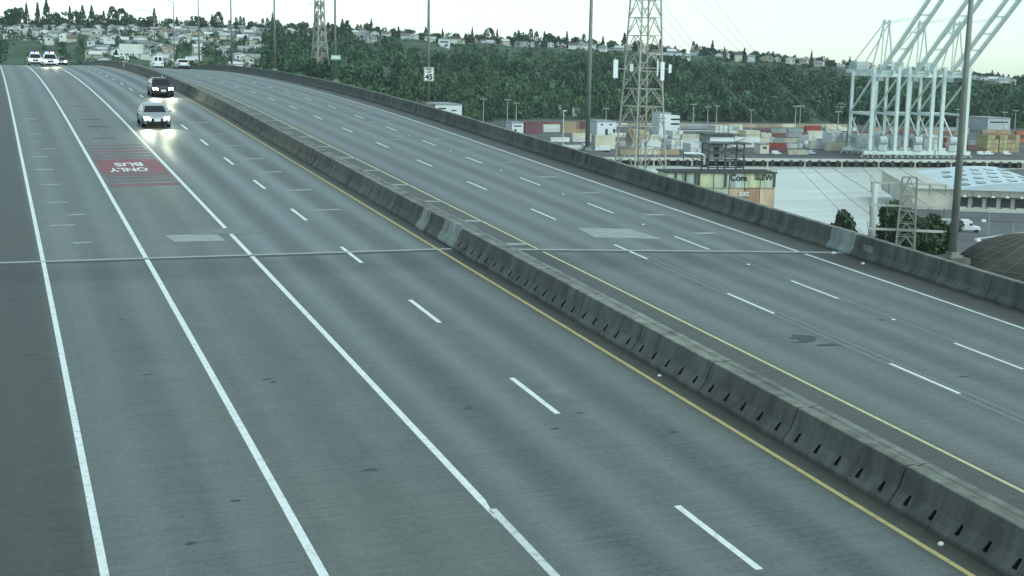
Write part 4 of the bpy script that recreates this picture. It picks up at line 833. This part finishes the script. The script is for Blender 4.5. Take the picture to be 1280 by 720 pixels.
# near transmission structure with three crossarms
NB = at_dist(1132, 300, 325); NB.z = GZ; near = empty('lattice_tower', NB, -math.radians(35), 'lattice tower with three long horizontal crossarms beyond the parapet', 'tower')
hz = [CAMZ + (yh(1130)-y)/FPX*325 - GZ for y in (221, 248, 277)]
lattice(near, [(0, 2.5), (3, 2.35), (6, 2.25), (9, 2.1), (12, 2.0), (15, 1.9), (18, 1.8), (21, 1.7), (hz[0]+1.5, 1.6)], .16, .32, mat('tower_pale_steel', (.30, .30, .26), .6, .2, .3, metal=.2))
NA = []
for i, z in enumerate(hz):
    q = MB(); q.beam((-8.6, -.6, z), (8.2, -.6, z), .35, .42); q.beam((-8.6, .6, z), (8.2, .6, z), .35, .42)
    for k in range(9): q.beam((-8.2+2*k, -.6, z), (-7.2+2*k, .6, z), .12)
    o = q.obj('crossarm', M_wharf, near)
    for x in (-8.4, -4.5, 4.5, 8.0): q = MB(); insulator(q, Vector((x, -.9, z+.1)), 2.4); q.obj('insulator', M_cdark, o)
    q = MB(); q.beam((-8.6, 0, z), (-8.8, 0, z+1.7), .12); q.obj('arm_horn', M_cdark, o)
    NA += [(near.location, x, z) for x in (-8.4, 8.0)]
mw = Matrix.Translation(NB) @ Matrix.Rotation(-math.radians(35), 4, 'Z')
WP = at_dist(1092, 260, 352); WP.z = GZ; r = empty('steel_pole', WP, 0, 'thick white tubular pole left of the crossarm tower', 'pole'); q = MB(); q.tube((0, 0, 0), (0, 0, CAMZ+(yh(1092)-219)/FPX*352-GZ), 1.0, .7, 16); q.obj('shaft', M_wharf, r, True); q = MB(); q.tube((0, 0, 0), (0, 0, .5), 1.8, n=16); q.obj('base', M_wharf, r)
# wires
M_wire = mat('wire', (.18, .19, .19), .6, 0)
def wire(a, b, sag, rad, label):
    a = Vector(a); b = Vector(b); n = 26; q = MB(); q.path([a.lerp(b, i/n) - Vector((0, 0, 4*sag*(i/n)*(1-i/n))) for i in range(n+1)], rad, 4); q.obj('power_line', M_wire, label=label, cat='power line', group='power lines')
for i, z in enumerate(hz):
    for x in (-8.4, 8.0):
        e_ = mw @ Vector((x, -.9, z-2.2)); s_ = ARMS[i*2+(0 if x < 0 else 1)]
        wire(s_, e_, 7, .07, 'thin power line from the large tower to %s end of %s crossarm' % ('left' if x < 0 else 'right', ('top', 'middle', 'lowest')[2-i] if 0 else ('highest', 'middle', 'lowest')[i]))
for i, (x0, y0, x1, y1) in enumerate(((470, 27, 545, 31), (552, 33, 602, 14), (565, 37, 604, 22))):
    wire(at_dist(x0, y0, 1000-i*20), at_dist(x1, y1, 640), 3, .06, ('thin wire left of the speed sign lamp', 'upper thin wire right of the speed sign lamp', 'lower thin wire right of the speed sign lamp')[i])

# ================================================================ old pier with graffiti and the dark tower house
M_pc = mat('pier_green_concrete', (.44, .47, .36), .9, .25, .25, stretch=(1, 1, .3)); M_pt = mat('pier_tan_concrete', (.52, .40, .28), .9, .25, .25, stretch=(1, 1, .3)); M_pd = mat('pier_timber_dark', (.06, .06, .055), .9, .3, .5)
PA, PB_ = at(832, 262, 0), at(968, 262, 0); pu = (PB_-PA).normalized(); pw = (PB_-PA).length; pd = PA.to_2d().length
pier = empty('concrete_pier', PA, math.atan2(pu.y, pu.x), 'graffiti covered concrete pier standing in the water', 'pier')
ptop = CAMZ + (yh(967)-212)/FPX*PB_.to_2d().length; nP = 7
M_pcs = [M_pc, mat('pier_bluegreen_concrete', (.36, .42, .37), .9, .4, .3, stretch=(1, 1, .25)), mat('pier_yellowgreen_concrete', (.47, .48, .30), .9, .35, .3, stretch=(1, 1, .25))]; M_pt2 = mat('pier_rust_concrete', (.36, .24, .16), .9, .4, .3, stretch=(1.5, 1.5, .2))
for i in range(nP):
    w = pw/nP; x = (i+.5)*w; 
    q = MB(); q.box((x, 7, ptop-2.7), (w-.35, 14, 5.4)); q.obj('wall_panel', M_pcs[i % 3], pier); q = MB(); q.box((x, 7.1, (ptop-5.6)/2-1), (w-.3, 13.6, ptop-3.6)); q.obj('lower_panel', (M_pc, M_pcs[1], M_pcs[2], M_pc, M_pt, M_pt2, M_pt)[i], pier)
for x in (pw*.08, pw*.17, pw*.26, pw*.29, pw*.535, pw*.985): q = MB(); q.box((x, -.25, ptop-2.6), (.7, .6, 5)); q.obj('timber_fender', M_pd, pier)
q = MB(); q.box((pw/2, 7, ptop+.25), (pw+.8, 15, .5)); q.obj('deck', M_pd, pier)
q = MB()
for k in range(18): q.beam((k*pw/17, -.3, ptop+.5), (k*pw/17, -.3, ptop+1.6), .1)
q.beam((0, -.3, ptop+1.6), (pw, -.3, ptop+1.6), .1); q.beam((0, -.3, ptop+1.05), (pw, -.3, ptop+1.05), .08); q.obj('railing', M_pd, pier)
M_spray = mat('black_spray_paint', (.015, .015, .015), .7, 0); M_sprayw = mat('pale_spray_paint', (.62, .60, .52), .7, 0)
for txt, fx, size, mt, fz in (('Com', .655, 3.3, M_spray, 1.7), ('SLEW', .885, 2.9, M_spray, 1.5), ('sat', .71, 3.4, M_sprayw, 7.4)):
    me = text_mesh(txt, size, mt, .01, .08); inst('graffiti', me, pier, (pw*fx, -.62 if 0 else -.14, ptop-fz), (math.pi/2, .04, 0), label='%s graffiti lettering' % ('black' if mt == M_spray else 'pale'))
# dark operator house on legs behind the pier
TA = at_dist(884, 208, pd+18); TA.z = 0; th = empty('tower_house', TA, math.atan2(pu.y, pu.x), 'dark steel tower house with overhanging roof above the pier', 'building')
tz = lambda y: CAMZ + (yh(905)-y)/FPX*(pd+18); tw = 15.0
M_ts = mat('dark_tower_steel', (.075, .08, .075), .7, .3, .4); M_tp = mat('tower_panel_grey', (.20, .22, .21), .7, .3, .4)
for x in (.5, 7, tw-.5):
    for y in (0, 9): q = MB(); q.beam((x, y, -2), (x, y, tz(176)), .5); q.obj('column', M_ts, th)
for z in (tz(206), tz(198), tz(186), tz(177)):
    q = MB(); q.beam((.5, 0, z), (tw-.5, 0, z), .4); q.beam((.5, 9, z), (tw-.5, 9, z), .4); q.beam((.5, 0, z), (.5, 9, z), .4); q.beam((tw-.5, 0, z), (tw-.5, 9, z), .4); q.obj('floor_beam', M_ts, th)
q = MB(); q.box((3.4, 4.5, (tz(178)+tz(196))/2), (5.6, 8, tz(178)-tz(196))); q.obj('cabin', M_tp, th)
q = MB(); q.box((3.6, .42, tz(183)), (2.0, .15, 1.2)); q.box((3.6, .42, tz(191)), (2.0, .15, 1.2)); q.obj('window', M_win, th)
q = MB(); q.box((4.8, 4.5, tz(171)), (11, 10.5, 3.2)); q.obj('upper_cabin', M_tp, th)
q = MB(); q.box((5.2, -.85, tz(171)), (9.6, .12, 1.6)); q.obj('window_band', M_wb, th)
q = MB(); q.box((5.0, 4.5, tz(165.5)), (13, 12.5, .5)); q.box((9.5, 4.5, tz(176.5)), (15, 11.5, .4)); q.obj('roof', M_ts, th)
q = MB()
for k in range(5): q.beam((7, .1, tz(206)+k*2.2), (tw-.5, .1, tz(206)+(k+1)*2.2), .25); q.beam((tw-.5, .2, tz(206)+k*2.2), (7, .2, tz(206)+(k+1)*2.2), .25)
q.obj('cross_brace', M_ts, th)
q = MB(); q.beam((-9, 2, tz(205)), (-9, 2, tz(190)), .3); q.beam((-9, 2, tz(190)), (.5, 2, tz(198)), .3); q.beam((-9, 2, tz(205)), (.5, 2, tz(206)), .3); q.beam((-9, 2, tz(190)), (.5, 2, tz(206)), .25); q.beam((-5, 2, tz(205)), (-5, 2, tz(193)), .25); q.beam((-2, 2, tz(205)), (-2, 2, tz(196)), .25); q.obj('gangway', M_ts, th)
q = MB(); q.path([(-9, 1.5, tz(189)), (-2.5, 1.5, tz(189.3)), (-.6, 1.5, tz(192)), (-.8, 1.5, tz(203))], .45, 8); q.obj('white_pipe', M_wb, th)

# ================================================================ yard on the near shore
# warehouse
WA, WB_ = at(1140, 261, GZ), at(1305, 266, GZ); wu = (WB_-WA).normalized(); ww = (WB_-WA).length
whs = empty('warehouse', WA, math.atan2(wu.y, wu.x), 'long cream warehouse with pale blue roof and loading docks', 'warehouse'); M_cream = mat('warehouse_cream', (.60, .57, .47), .8, .1, .2); M_roofb = mat('warehouse_roof', (.60, .67, .70), .6, .08, .1)
wd_ = 78; q = MB(); q.box((ww/2, wd_/2+.2, 3.6), (ww, wd_, 7.4)); q.obj('wall', M_cream, whs)
x0 = ww*.30; q = MB(); n = 8; q.loft([[(x0+(ww-x0)*i/n, y, 7.5+3.0*math.sin(math.pi*i/n/1.6)) for i in range(n+1)] + [(ww, y, 7.35), (x0, y, 7.35)] for y in (-1.2, wd_+.5)]); rf = q.obj('roof', M_roofb, whs)
for i in range(5):
    for j in range(4):
        fx = .18+.17*i + (.08 if j % 2 else 0); x = x0+(ww-x0)*fx; z = 7.5+3.0*math.sin(math.pi*fx/1.6); sl2 = math.atan(3.0*math.pi/1.6*math.cos(math.pi*fx/1.6)/(ww-x0)); q = MB(); q.box((0, 0, 0), (2.4, 7, .25)); o = q.obj('skylight', M_win, rf); o.location = (x, 8+17*j, z+.1); o.rotation_euler = (0, -sl2, 0)
q = MB(); q.box((x0/2, wd_/2, 7.45), (x0+.4, wd_+1, .3)); q.obj('low_roof', M_wharf, whs)
q = MB(); q.box((ww*.66, -1.0, 4.9), (ww*.68, 2.0, .25)); q.obj('dock_canopy', M_pd, whs)
for i in range(9):
    x = ww*.385 + i*4.9; 
    if x > ww-2: break
    q = MB(); q.box((x, -.05, 2.5), (3.3, .3, 3.9)); q.obj('dock_door', M_door, whs); q = MB(); q.box((x, -.22, 1.0), (2.7, .2, .7)); q.obj('dock_plate', M_wharf, whs); q = MB(); q.tube((x, -1.4, 5.0), (x, -1.4, 5.5), .75, .55, 12); q.obj('dock_lamp', M_wb, whs)
q = MB(); q.box((ww*.66, -2.0, .45), (ww*.68, 4, .9)); q.obj('dock_apron', M_wharf, whs)
for fx in (.46, .60, .74, .88): q = MB(); q.box((ww*fx, .02, 6.2), (.25, .5, 2.2)); q.obj('pilaster', M_wharf, whs)
# parked articulated lorry
def yard_at(px, py): p = at(px, py, GZ); return Vector((p.x, p.y, GZ))
lp = yard_at(1205, 290); r = empty('semi_truck', lp, math.atan2(wu.y, wu.x), 'white semi truck half hidden by the thick lamp pole', 'truck')
q = MB(); q.loft([[(x, -1.25, .8), (x, 1.25, .8), (x, 1.25, z1), (x, 1.05, z2), (x, -1.05, z2), (x, -1.25, z1)] for x, z1, z2 in ((-1.2, 2.6, 4.0), (1.2, 2.6, 4.0), (2.1, 2.5, 3.3), (2.6, 1.9, 2.1), (4.4, 1.7, 1.85), (4.7, 1.2, 1.4))]); q.obj('cab', M_cab[0], r, bevel=.1)
q = MB(); q.box((1.75, -1.2, 2.55), (.9, .15, .7)); q.box((2.35, 0, 2.75), (.3, 1.9, .7)); q.obj('window', M_win, r); q = MB(); q.box((-5.5, 0, 1.0), (9, 1.0, .35)); q.obj('chassis', M_tyre, r)
q = MB(); q.box((-6.6, 0, 2.6), (10, 2.5, 2.7)); q.obj('trailer', M_gb, r)
for x in (3.6, -2.0, -3.3, -9.5, -10.7):
    for y in (-1.1, 1.1): q = MB(); q.tube((x, y-.18, .52), (x, y+.18, .52), .52, n=14); q.obj('wheel', M_tyre, r)
# netted dome
DC = yard_at(1292, 352); dm = empty('domed_cover', DC, .3, 'dark rounded netted dome at the right frame edge', 'dome'); DR, DH = 19.5, 11.5
M_dome = mat('dome_cover', (.065, .063, .052), .9, .35, .15, bump=.5, bscale=1.5); M_rib = mat('dome_rib', (.20, .20, .165), .8, .1)
def dpt(th_, ph): return Vector((DR*math.cos(ph)*math.cos(th_), DR*math.cos(ph)*math.sin(th_), DH*math.sin(ph)))
q = MB(); q.loft([[dpt(2*math.pi*k/48, ph) for k in range(48)] for ph in [i*math.pi/2/12*.985 for i in range(13)]]); q.obj('shell', M_dome, dm, True)
for k in range(26):
    q = MB(); q.path([dpt(2*math.pi*k/26+.5*ph, ph)*1.006 for ph in [i*1.5/14 for i in range(15)]], .06, 5); q.obj('rib', M_rib, dm)
for i in range(1, 8): q = MB(); q.path([dpt(2*math.pi*k/40, i*.19)*1.008 for k in range(41)], .06, 5); q.obj('hoop', M_rib, dm)
# yard kerb line, bollards, fence posts
q = MB(); a, b = yard_at(1222, 299), yard_at(1300, 289); u = (b-a).normalized(); nn = Vector((-u.y, u.x, 0)); q.hexa([a, b, b+nn*1.2, a+nn*1.2] + [p+Vector((0, 0, .15)) for p in (a, b, b+nn*1.2, a+nn*1.2)]); q.obj('kerb', M_wharf, kind='structure', label='pale kerb across the yard')
q = MB(); a, b = yard_at(1225, 277), yard_at(1300, 278); u = (b-a).normalized(); nn = Vector((-u.y, u.x, 0)); q.hexa([a, b, b+nn*.8, a+nn*.8] + [p+Vector((0, 0, .12)) for p in (a, b, b+nn*.8, a+nn*.8)]); q.obj('kerb', M_dark, kind='structure')
for px, py, lab in ((1229, 277.5, 'small white block in the yard right of the semi truck'), (1222, 302, 'small white bollard at the kerb left of the dome')):
    q = MB(); q.box((0, 0, .4), (1.5, 1.1, .8)); o = q.obj('bollard', M_wb, bevel=.1, label=lab, cat='bollard'); o.location = yard_at(px, py)
for px, yt, yb, lab in ((1235, 264, 294, 'thin lamp post in the yard left'), (1266, 278, 291, 'short dark post in the yard, far right')):
    p = yard_at(px, yb); q = MB(); q.tube((0, 0, 0), (0, 0, (yb-yt)/FPX*p.to_2d().length), .12, .08, 6); o = q.obj('yard_post', M_mast, label=lab, cat='post'); o.location = p
# near trees
NLF = [crown_mesh('round', 2400, .03, leaf_mat('leaf_near', (.075, .12, .055), .6)) for _ in range(3)]
def near_tree(px, d, ytop, w, lab):
    p = at_dist(px, yh(px)+40, d); p.z = GZ; h = CAMZ + (yh(px)-ytop)/FPX*d - GZ; tree(p, h, w, 'round', lab, 'trees below the bridge', crowns=NLF)
for a in ((1063, 372, 250, 9.5, 'small leafy tree by the water, left of the white tubular pole'), (1124, 372, 236, 12, 'leafy tree behind left half of the crossarm tower'), (1146, 352, 254, 11, 'leafy tree behind the crossarm tower legs'), (1156, 340, 272, 10, 'low leafy tree right of tower legs at parapet'), (1172, 338, 278, 9, 'low leafy tree left of the lamp pedestal'), (1162, 362, 250, 12, 'leafy tree right of the crossarm tower'), (1180, 348, 258, 12, 'leafy tree just left of the thick lamp pole'), (1112, 345, 284, 7, 'low bush under the lowest crossarm'), (1196, 400, 262, 9, 'leafy tree behind the thick lamp pole')): near_tree(*a)

# ================================================================ vehicles on the bridge
def car_paint(name, col, rough=.28): return mat(name, col, rough, .04, .5, spec=.5)
M_hl = mat('headlight_lit', (.9, .9, .9), .2, 0, emit=(1, .93, .88), estr=26); M_tl = mat('tail_light', (.25, .01, .01), .3, 0); M_blk = mat('black_trim', (.02, .02, .022), .5, 0); M_chr = mat('chrome', (.55, .56, .57), .2, 0, metal=.9); M_rim = mat('rim', (.35, .36, .37), .35, 0, metal=.7); M_plate = mat('number_plate', (.7, .72, .72), .4, 0, spec=.5); M_blue = mat('police_blue_lit', (.1, .15, .8), .2, 0, emit=(.12, .16, 1), estr=14); M_redl = mat('police_red_lit', (.8, .1, .1), .2, 0, emit=(1, .45, .5), estr=8)
def car(s, t, facing, name, label, cat, paint_, L_=4.7, W=1.82, H=1.46, belt=.92, hood=.92, front=(1.05, .35), rear=(-1.75, -1.2), lights=False, kind='car', lower=M_blk, bar=False):
    """facing -1: towards the camera; local +y is forward"""
    r = empty(name, rp(s, t), 0, label, cat); r.rotation_euler = (rrot(s)[0]*facing, 0, -rhead(s) + (math.pi if facing < 0 else 0))
    hl = L_/2; w = W/2; nose = hl
    st_ = [(-hl, .48, belt-.12, .80), (-hl+.12, .30, belt-.02, .93), (-hl+.7, .22, belt+.02, 1.0), (rear[0]+.3, .20, belt+.01, 1.0), (0, .20, belt, 1.0), (front[0], .20, belt-.01, 1.0), (hl-.75, .20, hood-.10, .98), (hl-.25, .24, hood-.22, .93), (hl, .36, hood-.36, .80)] if kind == 'car' else [(-hl, .5, belt, .9), (-hl+.1, .32, belt+.02, .98), (0, .25, belt, 1), (front[0]+.2, .25, belt-.02, 1), (hl-.35, .28, hood-.12, .96), (hl, .4, hood-.3, .84)]
    q = MB(); q.loft([[(-w*k*.93, y, zl), (w*k*.93, y, zl), (w*k, y, zl+(zh-zl)*.35), (w*k, y, zl+(zh-zl)*.78), (w*k*.90, y, zh), (-w*k*.90, y, zh), (-w*k, y, zl+(zh-zl)*.78), (-w*k, y, zl+(zh-zl)*.35)] for y, zl, zh, k in st_]); q.obj('body', paint_, r, bevel=.04)
    yb0, yb1, yt0, yt1 = rear[0], front[0], rear[1], front[1]; wb, wt = w*.90, w*.70
    B = lambda x, y, z: Vector((x, y, z)); z0, z1 = belt-.02, H
    q = MB(); q.loft([[B(-wb, yb0, z0), B(wb, yb0, z0), B(wb, yb1, z0), B(-wb, yb1, z0)], [B(-wt*1.04, yt0-.03, z1-.10), B(wt*1.04, yt0-.03, z1-.10), B(wt*1.04, yt1+.05, z1-.10), B(-wt*1.04, yt1+.05, z1-.10)], [B(-wt*.86, yt0+.12, z1), B(wt*.86, yt0+.12, z1), B(wt*.86, yt1-.12, z1), B(-wt*.86, yt1-.12, z1)]]); q.obj('cabin', paint_, r, bevel=.03)
    def glass(nm, pts, off):
        q = MB(); o_ = Vector(off)*.015; q.hexa([Vector(p)-o_ for p in pts] + [Vector(p)+o_ for p in pts]); q.obj(nm, M_win, r)
    e = .08
    def tl(ya, yb_, za): f = (za-z0)/(z1-z0); return ya+(yb_-ya)*f
    def wx(za): f = (za-z0)/(z1-z0); return wb+(wt-wb)*f
    za, zb = z0+.05, z1-.13
    for nm, ya, yb_, n_ in (('windscreen', yb1, yt1, 1), ('rear_window', yb0, yt0, -1)):
        if kind == 'van' and nm == 'rear_window':
            for sx in (-1, 1): glass(nm, [(sx*wx(za)*.15, tl(ya, yb_, za+.3)-.01, za+.3), (sx*wx(za)*.75, tl(ya, yb_, za+.3)-.01, za+.3), (sx*wx(zb)*.75, tl(ya, yb_, zb-.1)-.01, zb-.1), (sx*wx(zb)*.15, tl(ya, yb_, zb-.1)-.01, zb-.1)], (0, -1, .1))
            continue
        glass(nm, [(-wx(za)+e, tl(ya, yb_, za), za), (wx(za)-e, tl(ya, yb_, za), za), (wx(zb)-e, tl(ya, yb_, zb)+.02*n_, zb), (-wx(zb)+e, tl(ya, yb_, zb)+.02*n_, zb)], (0, n_, .6))
    for sx in (-1, 1):
        mid = (yb0+yb1)/2-.15
        for ya, yc in ((mid+.06, 'f'), (mid-.06, 'r')):
            if kind == 'van' and yc == 'r': continue
            lo = (tl(yb1, yt1, za)-.15) if yc == 'f' else (tl(yb0, yt0, za)+.15); up_ = (tl(yb1, yt1, zb)-.08) if yc == 'f' else (tl(yb0, yt0, zb)+.12)
            glass('side_window', [(sx*wx(za), ya, za), (sx*wx(za), lo, za), (sx*(wx(zb)), up_, zb), (sx*(wx(zb)), ya, zb)], (sx, 0, .3))
        q = MB(); q.box((sx*(w+.10), yb1-.25, belt+.10), (.20, .12, .15)); q.obj('mirror', paint_, r, bevel=.03)
        for y in (hl-.92, -hl+.95):
            q = MB(); q.tube((sx*(w-.20), y, .33), (sx*(w+.012), y, .33), .33, n=18); o = q.obj('wheel', M_tyre, r); q = MB(); q.tube((sx*(w-.02), y, .33), (sx*(w+.022), y, .33), .21, n=14); q.obj('rim', M_rim, o)
        zl_ = hood-.30; q = MB(); q.hexa([(sx*w*.48, hl-.10, zl_-.09), (sx*w*.90, hl-.33, zl_-.08), (sx*w*.93, hl-.38, zl_+.10), (sx*w*.52, hl-.20, zl_+.09), (sx*w*.48, hl+.02, zl_-.09), (sx*w*.86, hl-.10, zl_-.08), (sx*w*.90, hl-.20, zl_+.10), (sx*w*.52, hl-.05, zl_+.09)]); q.obj('headlight', M_hl if lights else M_chr, r)
        q = MB(); q.box((sx*w*.76, -hl+.02, belt-.18), (.30, .12, .18)); q.obj('tail_light', M_tl, r, bevel=.02)
    q = MB(); q.box((0, hl-.03, hood-.38), (W*.42, .1, .2)); q.obj('grille', M_blk, r); q = MB(); q.box((0, hl-.07, .36), (W*.74, .16, .2)); q.obj('bumper_intake', lower, r)
    q = MB(); q.box((0, hl+.03, .56), (.42, .03, .2)); q.obj('number_plate', M_plate, r); q = MB(); q.box((0, -hl-.01, .62), (.42, .04, .2)); q.obj('rear_plate', M_plate, r); q = MB(); q.box((0, -hl+.05, .42), (W*.8, .16, .22)); q.obj('rear_bumper', lower, r)
    q = MB(); q.box((0, 0, .24), (W*.86, L_*.8, .12)); q.obj('underbody', M_blk, r)
    if bar:
        q = MB(); q.box((0, (yt0+yt1)/2+.2, H+.04), (1.15, .28, .06)); lb = q.obj('light_bar', M_blk, r)
        for sx in (-1, 1): q = MB(); q.box((sx*.34, (yt0+yt1)/2+.2, H+.125), (.46, .24, .11)); q.obj('beacon', M_blue if sx > 0 else M_redl, lb)
    return r
def beam_lamp(r, L_, z, power, name='headlamp_beam'):
    for sx in (-1, 1):
        ld = bpy.data.lights.new(name, 'SPOT'); ld.energy = power; ld.color = (1, .86, .62); ld.spot_size = math.radians(95); ld.spot_blend = 1.0; ld.shadow_soft_size = .3
        o = bpy.data.objects.new(name, ld); COL.objects.link(o); o.parent = r; o.location = (sx*.65, L_/2+.12, z); o.rotation_euler = (math.radians(84), 0, 0)
P_sil, P_dk, P_wh, P_bk, P_gr = car_paint('silver_paint', (.33, .345, .35)), car_paint('dark_maroon_paint', (.045, .035, .038)), car_paint('white_car_paint', (.72, .73, .72)), car_paint('black_car_paint', (.02, .02, .024)), car_paint('grey_car_paint', (.20, .21, .22))
c1 = car(95.8, 10.25, -1, 'sedan', 'silver sedan with lit headlights driving towards the viewer', 'car', P_sil, lights=True); beam_lamp(c1, 4.7, .62, 300)
c2 = car(122.2, 13.75, -1, 'hatchback', 'dark sport hatchback with lit headlights beside the median barrier', 'car', P_dk, 4.55, 1.84, 1.50, .98, .98, (1.0, .25), (-2.05, -1.5), True); beam_lamp(c2, 4.55, .66, 300)
c3 = car(198.5, 7.75, -1, 'patrol_car', 'white patrol car with glaring headlights at the crest, right one of the pair', 'police car', P_wh, 5.0, 1.98, 1.78, 1.05, 1.12, (1.0, .35), (-2.3, -2.0), True, bar=True); beam_lamp(c3, 5, .8, 420)
c4 = car(221.5, 6.5, -1, 'patrol_car', 'patrol car flashing blue light at the crest, left one of the pair', 'police car', P_wh, 5.0, 1.98, 1.78, 1.05, 1.12, (1.0, .35), (-2.3, -2.0), True, bar=True)
c5 = car(243, 11.2, -1, 'sedan', 'pale sedan just behind the patrol cars at the crest', 'car', P_gr, 4.7, 1.82, 1.5, lights=True)
c6 = car(214, 27.4, 1, 'sedan', 'white sedan seen from behind on the outbound roadway', 'car', P_wh, 4.8, 1.86, 1.5, .98, .95, (1.0, .3), (-1.95, -1.35))
c7 = car(256, 28.3, 1, 'van', 'white van with two dark rear windows, ahead of the white sedan', 'van', P_wh, 5.2, 2.0, 2.35, 1.15, 1.15, (1.9, 1.2), (-2.55, -2.48), kind='van')
# wide sign board beyond the crest, left of the van
gs2 = empty('sign_gantry', rp(262, 22.8, 0), 0, 'pale sign board on two posts beyond the crest, left of the white van', 'sign')
c = at_dist(164, 61, 283) - gs2.location; q = MB(); q.box((c.x, c.y, c.z), (4.6, .2, 1.9)); q.obj('board', mat('sign_pale', (.62, .64, .58), .6, .1), gs2)
for dx in (-.9, 1.6): q = MB(); q.tube((c.x+dx, c.y+.2, -1), (c.x+dx, c.y+.2, c.z+.6), .12, n=8); q.obj('post', M_pole, gs2)

# ================================================================ thin summer haze
hzm = bpy.data.materials.new('haze'); hzm.use_nodes = True; n = hzm.node_tree; n.nodes.clear(); ho = n.nodes.new('ShaderNodeOutputMaterial'); pv = n.nodes.new('ShaderNodeVolumePrincipled')
pv.inputs['Color'].default_value = (.95, .985, 1.0, 1); pv.inputs['Density'].default_value = .00006; pv.inputs['Anisotropy'].default_value = .2; n.links.new(pv.outputs[0], ho.inputs['Volume'])
q = MB(); q.hexa([(x, y, z) for z in (-15, 145) for x, y in ((-1000, -450), (2450, -450), (2450, 2450), (-1000, 2450))])
q.obj('haze', hzm, kind='stuff', label='thin summer haze over the harbour')
